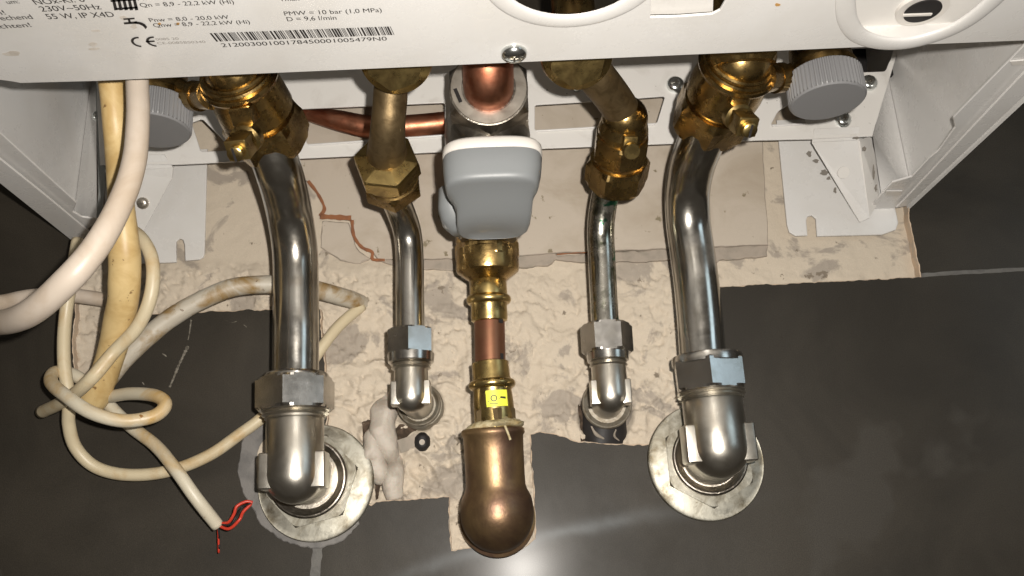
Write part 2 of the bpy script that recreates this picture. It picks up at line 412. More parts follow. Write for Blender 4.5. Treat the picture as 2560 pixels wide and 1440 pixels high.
for pts, wd in (([(770, 452), (795, 485), (811, 520), (800, 540)], 4), ([(800, 541), (840, 543), (878, 545)], 6), ([(880, 550), (885, 590), (905, 618), (930, 630), (932, 648), (962, 650)], 4), ([(1392, 636), (1430, 633), (1475, 631)], 1.4)):
    path = catmull([Vector((x, y, 0)) for x, y in pts], 8); q = []
    up = []; dn = []
    for i, p in enumerate(path):
        T = (path[min(i+1, len(path)-1)]-path[max(i-1, 0)]).normalized(); nn = Vector((-T.y, T.x, 0)); ww = wd*(1+0.5*noise.noise(p*0.07))
        up.append(P(*(p+nn*ww)[:2], -0.0030)); dn.append(P(*(p-nn*ww)[:2], -0.0030))
    m = len(up); mb.add((up+dn, [(i, i+1, m+i+1, m+i) for i in range(m-1)]))
tag(mb.go('wall_brick_crack', brick_m), kind='structure')

gap_shade_m = M('painted_gap_shade', (0.035, 0.022, 0.013), 0.95, var=(0.09, 0.06, 0.04), vscale=160)  # shade of deep gaps, painted as flat dark patches over the plaster
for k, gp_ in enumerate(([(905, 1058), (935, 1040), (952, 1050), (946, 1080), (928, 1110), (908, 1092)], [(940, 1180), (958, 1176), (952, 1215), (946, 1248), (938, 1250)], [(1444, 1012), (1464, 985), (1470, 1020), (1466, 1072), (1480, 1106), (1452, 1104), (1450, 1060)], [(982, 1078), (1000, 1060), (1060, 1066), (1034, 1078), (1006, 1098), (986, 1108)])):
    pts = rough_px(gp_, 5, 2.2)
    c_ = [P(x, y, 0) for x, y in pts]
    tag(mk('wall_gap_shade', [P(x, y, max(relief(x, y), -0.0075)+0.0005) for x, y in pts], [tuple(range(len(pts)))], gap_shade_m), kind='structure')
# reveal of the recess on the far right
rv = [P(2302, 694, 0), P(2286, 612, 0), P(2272, 545, 0), P(2262, 400, 0)]
# grey filler smeared on the tile round the left rosette
fb = rough_px([(690, 1040), (640, 1050), (608, 1100), (594, 1160), (600, 1215), (628, 1265), (650, 1310), (700, 1350), (760, 1368), (800, 1372), (860, 1350), (900, 1310), (800, 1100)], 8, 3)
fil = plate([P(x, y, 0.0012) for x, y in fb], [], (0, 0.0012, 0), [filler_m, filler_m], 'grey_filler_patch', None, 0.0006, 1.0)
tag(fil, 'grey filler smeared on dark tile round the left round cover plate', 'filler')

scr = M('plaster_dust', (0.22, 0.20, 0.165), 0.9, var=(0.08, 0.07, 0.055), vscale=300, vlo=0.4, vhi=0.6)
dust = thing('plaster_splashes', P(450, 900, 0), 'thin dried plaster splashes on the dark tile left of the left big pipe', 'splashes')
for k, (pts, wd) in enumerate(([[(470, 865), (458, 890), (446, 915), (434, 945), (424, 968)], 3.0], [[(478, 800), (474, 830), (470, 850)], 2.0], [[(560, 800), (580, 806), (592, 803)], 2.0], [[(408, 884), (416, 892)], 2.5], [[(356, 955), (360, 962)], 3.0], [[(610, 812), (616, 818)], 2.0])):
    path = catmull([Vector((x, y, 0)) for x, y in pts], 8); up = []; dn = []
    for p in path:
        ww = wd*(0.5+abs(noise.noise(p*0.11))*1.8); up.append(P(p.x+ww, p.y+ww*0.3, 0.0004)); dn.append(P(p.x-ww, p.y-ww*0.3, 0.0004))
    m = len(up); mk('splash', up+dn, [(i, i+1, m+i+1, m+i) for i in range(m-1)], scr, dust)

pc = rough_px([(668, 1088), (650, 1112), (640, 1150), (640, 1200), (652, 1245), (676, 1270), (690, 1200)], 8, 2)
tag(plate([P(x, y, 0.0016) for x, y in pc], [], (0, 0.0004, 0), [plaster_m, plaster_m], 'plaster_smear', None, 0.0003, 1.0), 'pale plaster crescent between grey filler and the left big elbow', 'plaster')
grime = M('dust_clump', (0.20, 0.18, 0.155), 0.9)
# ================================================================== BOILER
ZB = 0.2508
boiler = thing('wall_boiler', (0, -0.10, ZB), 'white enamelled wall boiler seen from below with printed underside', 'boiler')
def zl(pts, Z=ZB): return [PZ(x, y, Z) for x, y in pts]
def arc_px(pts, k=8): return [(q.x, q.y) for q in catmull([Vector((x, y, 0)) for x, y in pts], k)]
edge = [(-160, 196), (0, 200), (30, 204), (52, 208), (240, 203), (640, 185), (1280, 157), (1740, 136.5), (2240, 114.5), (2580, 101), (2760, 90)]
e3 = zl(edge)
back = [Vector((0.31, -0.42, ZB)), Vector((-0.31, -0.42, ZB))]
def circ3(a, b, c, n=48):
    ax, ay, bx, by, cx, cy = a.x, a.y, b.x, b.y, c.x, c.y
    d = 2*(ax*(by-cy)+bx*(cy-ay)+cx*(ay-by))
    ux = ((ax*ax+ay*ay)*(by-cy)+(bx*bx+by*by)*(cy-ay)+(cx*cx+cy*cy)*(ay-by))/d
    uy = ((ax*ax+ay*ay)*(cx-bx)+(bx*bx+by*by)*(ax-cx)+(cx*cx+cy*cy)*(bx-ax))/d
    r = math.hypot(ax-ux, ay-uy); return Vector((ux, uy, a.z)), r
hc, hr = circ3(*zl([(1280, 0), (1418, 41), (1560, 0)]))
hr = min(hr, 0.05)
h1 = [hc+Vector((math.cos(t)*hr, math.sin(t)*hr, 0)) for t in [2*math.pi*i/48 for i in range(48)]]
h2 = zl([(1628, -60), (1626, 44), (1700, 42), (1780, 36), (1800, 26), (1815, 0), (1820, -60)])
a2 = zl([(2142, 40), (2250, 98), (2478, -20)])
oc, orr = circ3(*a2); 
ovl = arc_px([(2142, -60), (2138, 10), (2146, 52), (2172, 82), (2225, 97), (2290, 94), (2370, 68), (2430, 30), (2490, -30), (2500, -80)])
h3 = zl(ovl)
bp = plate(e3+back, [h1, h2, h3], (0, 0, 0.0012), [enamel, enamel], 'bottom_plate', boiler, 0.0003)
# turned-up hem of the plate along its wall side
hem = MB()
for a, b in zip(e3[:-1], e3[1:]):
    a = a+Vector((0, 0.0, 0.0013)); b = b+Vector((0, 0, 0.0013))
    hem.add(([a, b, b+Vector((0, 0, 0.012)), a+Vector((0, 0, 0.012))], [(0, 1, 2, 3)]))
hem.go('plate_hem', enamel, bp)
def lip(loop, r, name, parent, wid=0.006):
    loop = [Vector(p) for p in loop]; n = len(loop); cen = sum(loop, Vector())/n; V = []; Fc = []; m = 10
    for i in range(n):
        T = (loop[(i+1) % n]-loop[i-1]).normalized(); O = Vector((0, 0, 1)).cross(T)
        if O.dot(loop[i]-cen) < 0: O = -O
        for k in range(m+1):
            a = math.pi*k/m; V.append(loop[i]+O*(wid*(0.5-0.5*math.cos(a))-0.0004)+Vector((0, 0, -r*math.sin(a)**0.9+0.0002)))
    for i in range(n):
        j = (i+1) % n
        for k in range(m): Fc.append((i*(m+1)+k, j*(m+1)+k, j*(m+1)+k+1, i*(m+1)+k+1))
    return mk(name, V, Fc, enamel, parent, 180)
lip(h3, 0.0014, 'hole_rim', bp, 0.0095)
lip(h1, 0.0012, 'hole_rim', bp, 0.009)
# flap behind the square cut-out and parts seen through the holes
mk('cutout_flap', [p+Vector((0, 0, 0.0030)) for p in zl([(1616, -80), (1614, 50), (1700, 48), (1784, 42), (1788, -80)])], [(0, 1, 2, 3, 4)], enamel_dirty, boiler)
mk('inner_panel', [p for p in [Vector((0.135, -0.20, ZB+0.012)), Vector((0.30, -0.20, ZB+0.012)), Vector((0.30, -0.34, ZB+0.014)), Vector((0.135, -0.34, ZB+0.014))]], [(0, 1, 2, 3)], enamel_dirty, boiler)
mb = MB(); q = PZ(2305, 20, ZB+0.012); qr = rp(64, q)
mb.add(lathe(q, (0, 0, -1), [(-0.001, qr*0.4), (0.0008, qr*0.4), (0.0016, qr*0.72), (0.0016, qr*0.98), (-0.001, qr*0.98)]))
mb.go('drain_ring', white_plastic, boiler)
mk('drain_hole', *lathe(q+Vector((0, 0, -0.0010)), (0, 0, -1), [(0, qr*0.70), (0.0012, qr*0.70)]), blackm, boiler)
mb = MB()
mb.add(box(q+Vector((-0.002, 0.002, -0.0024)), (1, 0, 0), (0, 1, 0), (0, 0, 1), qr*1.15, 0.0018, 0.001, 0.0003))
mb.go('drain_bar', white_plastic, boiler)
# warm pipes above the round opening
mb = MB()
mb.add(tube([Vector((0.044, -0.262, ZB+0.02)), Vector((0.043, -0.262, ZB+0.10))], 0.0135, 32)); mb.go('inner_copper_pipe', copper, boiler)
mb = MB()
mb.add(box(Vector((0.020, -0.30, ZB+0.03)), (1, 0.2, 0), (-0.2, 1, 0), (0, 0, 1), 0.012, 0.09, 0.03, 0.003)); mb.go('inner_bracket', enamel_dirty, boiler)
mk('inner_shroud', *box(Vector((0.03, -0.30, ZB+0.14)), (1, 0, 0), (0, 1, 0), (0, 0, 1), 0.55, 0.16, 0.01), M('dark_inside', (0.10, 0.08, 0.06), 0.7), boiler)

# back panel with its slots
HB = 0.03
def pl(pts, h): return [P(x, y, h) for x, y in pts]
bpo = [(228, 60), (240, 200), (250, 412), (440, 411), (640, 401), (870, 390), (1110, 379), (1330, 372), (1480, 366), (1900, 350), (2030, 347), (2182, 340), (2190, 310), (2250, 110), (2252, 60)]
slots = [[(742, 272), (930, 264), (1112, 256), (1112, 337), (905, 352), (768, 361)],
         [(1337, 262), (1500, 252), (1663, 240), (1642, 308), (1500, 317), (1337, 326)],
         [(1927, 312), (1945, 278), (1985, 252), (2016, 268), (2014, 308)],
         [(2062, 122), (2238, 116), (2214, 178), (2062, 184)],
         [(478, 306), (505, 296), (560, 352), (572, 376), (502, 379)]]
def r3(loop, r=4):
    out = []
    n = len(loop)
    for i in range(n):
        a = Vector(loop[i-1]); b = Vector(loop[i]); c = Vector(loop[(i+1) % n])
        for d in ((a-b), (c-b)): out.append(tuple(b+d.normalized()*min(r, d.length*0.3)))
    return out
bk = plate(pl(bpo, HB), [pl(r3(s), HB) for s in slots], (0, 0.0012, 0), [enamel_dirty, enamel], 'back_panel', boiler, 0.0004)
for s in slots[:3]:   # folded lower lips of the slots
    lo = sorted(s, key=lambda q: q[1])[-3:]; lo = sorted(lo)
    a, b = P(lo[0][0]+3, lo[0][1]+2, HB+0.001), P(lo[-1][0]-3, lo[-1][1]+2, HB+0.001)
    MB().add(tube([a, (a+b)/2, b], 0.0009, 8, 2)).go('slot_lip', enamel, bk)

# side panels: upright skin, turned flange and outer fold
def side(rear, hmax, X, name):
    mb = MB()
    mb.add(([Vector((X, 0.0, ZB+0.0012)), Vector((X, -0.40, ZB+0.0012)), Vector((X, -0.40, ZB+0.36)), Vector((X, 0.0, ZB+0.36))], [(0, 1, 2, 3)]))
    mb.add(([Vector((X+(0.0015 if X > 0 else -0.0015), 0.0, ZB+0.0005)), Vector((X+(0.0015 if X > 0 else -0.0015), -0.40, ZB+0.0005)), Vector((X+(0.0015 if X > 0 else -0.0015), -0.40, ZB+0.36)), Vector((X+(0.0015 if X > 0 else -0.0015), 0.0, ZB+0.36))], [(0, 1, 2, 3)]))
    return mb.go(name, enamel, boiler)
sl = side(None, None, -0.302, 'side_panel')
sr = side(None, None, 0.309, 'side_panel')
def zplate(pts, Z, name, parent, t=0.0012, bev=0.0004, m=None):
    return plate(zl(pts, Z), [], (0, 0, t), [m or enamel, enamel], name, parent, bev)
zplate([(-200, 301), (0, 459), (194, 613), (222, 579), (110, 486), (0, 398), (-200, 237)], ZB-0.0010, 'outer_fold', sl)
zplate([(-200, 240), (0, 401), (110, 489), (218, 574), (240, 556), (244, 549), (205, 543), (182, 530), (191, 507), (90, 415), (0, 332), (-200, 149)], ZB+0.0018, 'flange', sl)
zplate([(2268, 515), (2560, 241), (2760, 53), (2760, -25), (2560, 182), (2420, 330), (2283, 476), (2240, 520)], ZB-0.0010, 'outer_fold', sr)
zplate([(2240, 518), (2283, 474), (2420, 328), (2560, 180), (2760, -27), (2760, -95), (2560, 114), (2470, 205), (2383, 294), (2388, 318), (2346, 377), (2322, 396), (2280, 442), (2232, 456), (2196, 494), (2190, 500), (2160, 545), (2143, 549), (2150, 557), (2195, 556)], ZB+0.0018, 'flange', sr)
for pts in ([(2216, 478), (2256, 478), (2252, 488), (2212, 490)], [(2525, 154), (2575, 150), (2575, 162), (2530, 164)]):
    zplate(pts, ZB+0.0008, 'flange_tab', sr, 0.0008, 0.0002, white_plastic)
# corner return beside the left panel and raised front edge line
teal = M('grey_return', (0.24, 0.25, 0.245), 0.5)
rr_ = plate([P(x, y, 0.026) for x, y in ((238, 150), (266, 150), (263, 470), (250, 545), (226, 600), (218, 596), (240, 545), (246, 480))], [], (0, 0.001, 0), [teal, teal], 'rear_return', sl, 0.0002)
wA, wB, wC = P(2252, 40, .030), P(2182, 341, .030), P(2206, 505, .010)
wD, wE = Vector((0.3086, -0.012, ZB+0.0022)), Vector((0.3086, -0.012, ZB+0.26))
mk('corner_web', [wA, wB, wC, wD, wE], [(0, 1, 3, 4), (1, 2, 3)], enamel, sr, 180)
mk('corner_web', [P(240, 150, .024), P(242, 545, .020), P(206, 556, .012), Vector((-0.3016, -0.012, ZB+0.0022)), Vector((-0.3016, -0.012, ZB+0.26))], [(0, 1, 2, 3, 4)], enamel, sl, 180)
mk('slot_shade_box', *box(P(2150, 150, 0.018), (1, 0, 0), (0, 1, 0), (0, 0, 1), 0.045, 0.004, 0.030), blackm, bk)  # black box added behind the upper right slot to stand for its inner shadow

# hanging brackets: slotted foot plates and gussets
def slot_loop(pts): return pts
fr_ = plate(pl(rough_px([(1942, 300), (2190, 290), (2246, 556), (2240, 574), (2206, 586), (2043, 590), (2040, 546), (2030, 538), (2019, 541), (2016, 550), (2019, 588), (1990, 589), (1974, 580), (1968, 560)], 400, 0), -0.0005), [], (0, 0.0016, 0), [enamel, enamel], 'bracket_foot', boiler, 0.0005)
fl_ = plate(pl([(262, 380), (518, 372), (511, 632), (508, 642), (498, 648), (463, 651), (461, 610), (457, 599), (449, 596), (441, 602), (440, 612), (441, 655), (300, 660)], -0.0005), [], (0, 0.0016, 0), [enamel, enamel], 'bracket_foot', boiler, 0.0005)
def poly3(pts, name, mat, parent, t=0.0012):
    v = [P(*q) for q in pts]; n = ((v[1]-v[0]).cross(v[2]-v[0])).normalized()
    if n.y > 0: n = -n
    return plate(v, [], -n*t, [mat, mat], name, parent, 0.0003)
gr = poly3([(2030, 356, 0.027), (2148, 350, 0.027), (2174, 545, 0.0065), (2150, 556, 0.004)], 'bracket_gusset', enamel, fr_)
poly3([(2148, 350, 0.028), (2176, 340, 0.020), (2190, 392, 0.014), (2200, 500, 0.006), (2174, 545, 0.0065)], 'bracket_side', enamel_dirty, fr_)
poly3([(2036, 322, 0.032), (2150, 316, 0.032), (2148, 350, 0.028), (2030, 356, 0.028)], 'bracket_hook', enamel, fr_)
poly3([(262, 424, 0.027), (433, 420, 0.027), (430, 446, 0.022), (352, 590, 0.003), (262, 590, 0.003)], 'bracket_gusset', enamel, fl_)
poly3([(352, 388, 0.032), (410, 386, 0.032), (433, 420, 0.028), (345, 424, 0.028)], 'bracket_hook', enamel, fl_)
mk('bracket_hole', *lathe(P(2108, 431, 0.0225), Vector((0.02, -1, -0.75)), [(0, rp(15, P(2108, 431, 0.019))), (0.0006, rp(15, P(2108, 431, 0.019)))]), enamel_dirty, fr_)

for k, (x, y, h, a_, b_) in enumerate(((2024, 384, .0022, 7, 6), (2040, 402, .0022, 8, 4), (2060, 432, .0022, 11, 7), (2072, 446, .0022, 6, 4), (2088, 476, .0022, 5, 6), (2184, 430, .0190, 3, 14), (2190, 470, .0130, 3, 8), (2140, 345, .0335, 10, 3), (2160, 372, .0335, 5, 6))):
    c = P(x, y, h); pts = []
    for i in range(14):
        t = 2*math.pi*i/14; q = 1+0.9*noise.noise(Vector((math.cos(t)*1.5+k, math.sin(t)*1.5, k)))
        pts.append(P(x+a_*q*math.cos(t), y+b_*q*math.sin(t), h))
    mk('dust_clump', pts, [tuple(range(14))], grime, fr_)
def screw(C, N, r, parent, mat=chrome):
    N = Vector(N).normalized(); A, U, V = frame(N)
    prof = [(-0.001, r*0.98), (r*0.10, r), (r*0.35, r*0.93), (r*0.55, r*0.72), (r*0.64, r*0.45), (r*0.66, r*0.2)]
    mb = MB(); mb.add(lathe(C, N, prof, 40)); o = mb.go('screw', mat, parent, 60)
    mb = MB()
    mb.add(box(Vector(C)+A*r*0.60, U, V, A, r*0.6, r*0.15, r*0.2)); mb.add(box(Vector(C)+A*r*0.602, U, V, A, r*0.15, r*0.6, r*0.2))
    mb.go('cross_slot', iron, o)
    return o
q = PZ(1285, 130, ZB); screw(q, (0, 0.0, -1), rp(33, q), boiler)
for x, y, hw in ((1688, 212, 22), (2172, 208, 21), (2108, 300, 20), (1441, 214, 17)):
    q = P(x, y, HB+0.001); screw(q, (0, -1, 0), rp(hw, q), boiler)
q = P(357, 508, 0.0145); screw(q, (0, -1, -0.6), rp(15, q), boiler, iron_face)
q = P(243, 291, 0.02); screw(q, (0.6, -1, 0), rp(13, q), boiler)

# printing on the underside
def text(s, x0, y0, x1, y1, hpx, mat=ink, Z=ZB-0.0004, bold=0.0):
    cu = bpy.data.curves.new('printed_text', 'FONT'); cu.body = s; cu.offset = bold
    o = bpy.data.objects.new('printed_text', cu); COL.objects.link(o)
    bpy.context.view_layer.update()
    me = bpy.data.meshes.new_from_object(o.evaluated_get(bpy.context.evaluated_depsgraph_get()))
    bpy.data.objects.remove(o)
    xs = [v.co.x for v in me.vertices]; mn, mx = min(xs), max(xs)
    A, B = PZ(x0, y0, Z), PZ(x1, y1, Z); X = (B-A); Lx = X.length/(mx-mn); X.normalize()
    # cap height measured toward the front
    T = PZ(x0, y0-hpx, Z); Y = Vector((X.y, -X.x, 0)); hh = abs((T-A).dot(Y))/0.69*0.74
    off = absloc(bp)
    for v in me.vertices:
        v.co = A+X*((v.co.x-mn)*Lx)+Y*(v.co.y*hh)-off
    me.materials.clear(); me.materials.append(mat)
    o = bpy.data.objects.new('printed_text', me); COL.objects.link(o); o.parent = bp
    return o
text('um:', 20, 10, 50, 8, 14)
text('en!', -22, 38, 16, 36, 15)
text('entsprechend', -68, 55, 84, 47, 16)
text('beachten!', -40, 74, 80, 67, 15)
text('NOx-Kl. 6', 90, 12, 214, 4, 18)
text('230V~50Hz', 105, 29, 255, 23, 18)
text('55 W, IP X4D', 121, 48, 288, 42, 18)
text('Pn = 8,0 - 20,0 kW', 345, 1, 545, -9, 14)
text('Qn = 8,9 - 22,2 kW (Hi)', 353, 18, 586, 9, 14)
text('Pnw = 8,0 - 20,0 kW', 376, 55, 574, 47, 13)
text('Qnw = 8,9 - 22,2 kW (Hi)', 386, 68, 626, 59, 13)
text('Tmax = 90 °C', 700, 3, 825, -2, 14)
text('PMW = 10 bar (1,0 MPa)', 712, 39, 955, 30, 14)
text('D = 9,6 l/min', 719, 53, 842, 49, 14)
text('21200300100178450001005479N0', 556, 118, 968, 101, 13)
text('0085 20', 391, 101, 448, 99, 8, ink_grey)
text('CE-0085BS0340', 395, 111, 515, 107, 8, ink_grey)
def zquad(mb, pts, Z=ZB-0.0004):
    v = zl(pts, Z); mb.add((v, [tuple(range(len(v)))]))
mb = MB(); rnd = random.Random(11)
x = 0.0; A0, A1, B0 = PZ(524, 83, ZB-0.0004), PZ(977, 66, ZB-0.0004), PZ(541, 104, ZB-0.0004)
W = (A1-A0); Hh = (B0-A0)
pat = []
while x < 1.0:
    wbar = rnd.choice((0.0035, 0.0035, 0.007, 0.011)); gap = rnd.choice((0.004, 0.004, 0.007, 0.010))
    if x+wbar > 1: break
    a = A0+W*x; b = A0+W*(x+wbar); mb.add(([a, b, b+Hh, a+Hh], [(0, 1, 2, 3)])); x += wbar+gap
mb.go('barcode', ink, bp)
mb = MB()   # radiator sign
for k in range(5):
    xx = 277+k*13; zquad(mb, [(xx, -14), (xx+7, -14), (xx+17, 25), (xx+9, 26)])
zquad(mb, [(276, 0), (340, -4), (341, 1), (277, 5)]); zquad(mb, [(288, 20), (344, 16), (345, 21), (290, 25)])
mb.go('radiator_sign', ink, bp)
mb = MB()   # tap sign
zquad(mb, [(308, 46), (336, 44), (337, 48), (309, 50)]); zquad(mb, [(319, 48), (325, 48), (328, 57), (322, 57)]); zquad(mb, [(309, 56), (342, 53), (345, 59), (311, 61)])
cvp = arc_px([(338, 56), (352, 58), (362, 63), (368, 70)], 5)
for (ax, ay), (bx, by) in zip(cvp[:-1], cvp[1:]): zquad(mb, [(ax, ay-3), (bx, by-2), (bx-4, by+3), (ax-4, ay+3)])
mb.go('tap_sign', ink, bp)
mb = MB()   # conformity mark
def arcmark(cx, cy, rx, ry, a0, a1, wd):
    n = 18
    for i in range(n):
        t0 = math.radians(a0+(a1-a0)*i/n); t1 = math.radians(a0+(a1-a0)*(i+1)/n)
        def q(t, k): return (cx+rx*k*math.cos(t)+0.45*ry*k*math.sin(t), cy+ry*k*math.sin(t))
        zquad(mb, [q(t0, 1), q(t1, 1), q(t1, 1-wd), q(t0, 1-wd)])
arcmark(350, 105, 22, 13, 95, 275, 0.30); arcmark(388, 104, 22, 13, 95, 275, 0.30)
zquad(mb, [(364, 102), (386, 101), (387, 105), (365, 106)])
mb.go('ce_mark', ink, bp)
# dirt smudges on the enamel
sm_m = M('brown_grime', (0.46, 0.42, 0.37), 0.6, var=(0.56, 0.52, 0.47), vscale=260, vlo=0.35, vhi=0.6); rust_m = M('rust_speck', (0.45, 0.25, 0.08), 0.6)
def smudge(x, y, rx, ry, mat, sd):
    n = 22; pts = []
    for i in range(n):
        t = 2*math.pi*i/n; k = 1+0.5*noise.noise(Vector((math.cos(t)*1.3+sd, math.sin(t)*1.3, sd)))
        pts.append((x+rx*k*math.cos(t), y+ry*k*math.sin(t)))
    v = zl(pts, ZB-0.0003); return mk('smudge', v, [tuple(range(n))], mat, bp)
smudge(233, 111, 11, 5, sm_m, 1.1); smudge(236, 122, 15, 3, sm_m, 2.5); smudge(240, 77, 12, 2.5, sm_m, 3.1); smudge(28, 134, 22, 5, sm_m, 4.7); smudge(310, 45, 10, 5, sm_m, 5.3); smudge(335, 66, 8, 6, sm_m, 6.1)
smudge(445, 59, 5, 3, rust_m, 7.7); smudge(398, 60, 4, 3, rust_m, 8.2); smudge(1945, 12, 6, 4, rust_m, 9.3)

# ================================================================== BIG STEEL PIPES AND THEIR ELBOWS
def hX(px, py, X): return DIST-DIST*X/P(px, py, 0).x
def nutprof(y0, y1, hw, ch=5):
    return [(y0, hw*0.80), (y0, hw, 'h', 0.90), (y0+ch, hw, 'h', 1.0), (y1-ch, hw, 'h', 1.0), (y1, hw, 'h', 0.90), (y1, hw*0.80)]
def elbow(axis0, axis1, S, name_lbl, wallc, big, phase=0.0):
    """S: measured rows. vertical nut, swivel body with cast lugs, leg into the wall"""
    t = thing('compression_elbow', P(wallc[0], wallc[1], 0), name_lbl, 'pipe elbow', 'nickel plated compression elbows at the pipe feet')
    MB().add(lpx(axis0, axis1, S['collar'])).go('collar', nickel_smooth, t)
    MB().add(lpx(axis0, axis1, S['nut'], phase=phase)).go('union_nut', nickel_smooth, t, 9)
    MB().add(lpx(axis0, axis1, S['thread'])).go('thread', nickel, t, 20)
    # swivel body: cylinder, ball corner and horizontal leg, one mesh
    y0, yb, hw = S['body']
    k = (yb-axis0[1])/(axis1[1]-axis0[1])
    C = P(axis0[0]+(axis1[0]-axis0[0])*k, yb, axis0[2]+(axis1[2]-axis0[2])*k); R = rp(hw, C)
    k0 = (y0-axis0[1])/(axis1[1]-axis0[1]); T = P(axis0[0]+(axis1[0]-axis0[0])*k0, y0, axis0[2]+(axis1[2]-axis0[2])*k0)
    W = P(*wallc, 0.0)
    U = (T-C).normalized(); Lg = (T-C).length; pts = []
    n = 40; vs = []; fs = []; rings = []
    dirW = (Vector((W.x, 0, W.z))-C); Wd = dirW.normalized()
    rings.append((T, U, R*0.97)); rings.append((T-U*0.0015, U, R)); rings.append((C+U*R*0.9, U, R*1.0))
    for i in range(0, 9):
        a = (math.pi/2)*i/8; d = (U*math.cos(a)-Wd*math.sin(a))
        rings.append((C+U*R*0.12+Wd*0.0+Wd*R*0.12*math.sin(a), d, R*1.0))
    # a plain bent tube is not how these are cast: vertical barrel closed by a ball, then a leg
    mb = MB(); A, Uf, V = frame(U, (0, -1, 0))
    prof = [(Lg, R*0.96), (Lg-0.001, R), (0.0, R)]+[(-R*math.sin(math.radians(a)), R*math.cos(math.radians(a))) for a in range(8, 90, 8)]
    mb.add(lathe(C, U, prof, 56))
    mb.add(lathe(C, Wd, [(0, R*0.97), (dirW.length*0.80, R*0.97)], 56))
    body = mb.go('elbow_body', nickel, t, 42)
    # two cast lugs with flat faces
    X = Vector((1, 0, 0)); mb = MB(); lh = R*S.get('lugh', 1.25)
    for s in (-1, 1):
        mb.add(box(C+X*s*R*0.82-Vector((0, 0, 1))*0+U*R*0.12+Vector((0, -1, 0))*R*0.10, X, U, U.cross(X), R*0.66, lh, R*0.95, R*0.10))
    mb.go('spanner_flat', nickel, t, 30)
    ring = MB(); Rw = S['ring']
    Wc = Vector((W.x, 0, W.z))
    rr = rp(Rw, Wc)
    hd = S['ringh']
    Cr = Wc-Wd*(hd/abs(Wd.y))
    ring.add(lathe(Cr, Wd, [(0.0, rr*0.76), (-0.0030, rr*0.93), (-0.0028, rr*0.96), (-0.0015, rr), (0.002, rr), (0.003, rr*0.92), (hd, rr*0.92)], 64)); ring.go('swivel_ring', iron if big else collar_m, t, 30)
    return t, C, R, Wd
SR = dict(collar=[(889, 70), (891, 86), (897, 88), (912, 88)], nut=nutprof(901, 978, 93, 6), thread=[(976, 80), (982, 84), (986, 78), (990, 84), (994, 76), (999, 80)],
          body=(993, 1120, 76), ring=92, ringh=0.010)
R0, R1 = (1767, 895, 0.052), (1795, 1120, 0.050)
big_r, CR, RR, WdR = elbow(R0, R1, SR, 'large satin nickel elbow on the right, nut catching pale blue light', (1770, 1150), True, 0.88)
SL = dict(collar=[(936, 68), (938, 80), (944, 83), (958, 83)], nut=nutprof(948, 1027, 99, 6), thread=[(1024, 80), (1030, 84), (1034, 76), (1038, 82), (1043, 74), (1048, 75)],
          body=(1042, 1187, 72), ring=96, ringh=0.010)
L0, L1 = (739, 938, 0.052), (737, 1187, 0.050)
big_l, CL, RL, WdL = elbow(L0, L1, SL, 'large nickel elbow on the left, foot of the left big pipe beside the wires', (778, 1198), True, 0.96)
# hex bushes behind the big elbows + rosettes
for (t, W, wr, hxc, ph) in ((big_r, (1768, 1152), 118, (1768, 1150), 0.0), (big_l, (782, 1203), 118, (782, 1203), 0.3)):
    Wc = P(W[0], W[1], 0.0)
    MB().add(lathe(Vector((Wc.x, -0.0030, Wc.z)), (0, -1, 0), [(0, rp(wr, Wc), 'h', rp(wr, Wc)), (0.0022, rp(wr, Wc), 'h', rp(wr, Wc)*1.0), (0.0030, rp(wr, Wc), 'h', rp(wr, Wc)*0.96)], phase=ph)).go('hex_bush', rosette_m, t, 9)
for lab, (cx, cy), hw in (('round stained wall cover plate round the right big elbow', (1762, 1155), 145), ('round stained cover plate ringed by grey filler, behind the left big elbow', (792, 1207), 144)):
    C = P(cx, cy, 0.0); r = rp(hw, C)
    t = thing('wall_rosette', C, lab, 'rosette', 'round pipe cover plates on the wall')
    mk('cover_disc', *lathe(Vector((C.x, -0.0013, C.z)), (0, -1, 0), [(0, r*0.97), (0.0003, r), (0.0016, r), (0.0024, r*0.985), (0.0022, r*0.96), (0.0026, r*0.9), (0.0032, r*0.6), (0.0034, r*0.3)], 96), rosette_m, t)

def bigpipe(pts, hw, lab, nm='heating_pipe', mat=steel, group='bent plated steel pipes'):
    w = [P(*q) for q in pts]; r = rp(hw, w[0])
    t = tag(mk(nm, *tube(w, r, 48, 10), mat), lab, 'pipe', group)
    return t, r, w
XR = P(1757, 900, 0.05).x; XL = P(739, 945, 0.05).x
bigpipe([(1768, 960, .052), (1758, 900, .051), (1750, 800, .052), (1740, 700, .054), (1729, 620, .055), (1720, 550, .059), (1719, 480, .069), (1729, 420, .084), (1747, 368, .100), (1766, 322, .113)], 58,
        'thick shiny steel pipe on the right bending forward to its brass valve')
bigpipe([(738, 1000, .052), (739, 930, .051), (740, 820, .054), (740, 700, .056), (737, 620, .061), (725, 540, .073), (712, 480, .088), (696, 425, .102), (676, 365, .114)], 58,
        'thick shiny steel pipe on the left beside the loose cables')
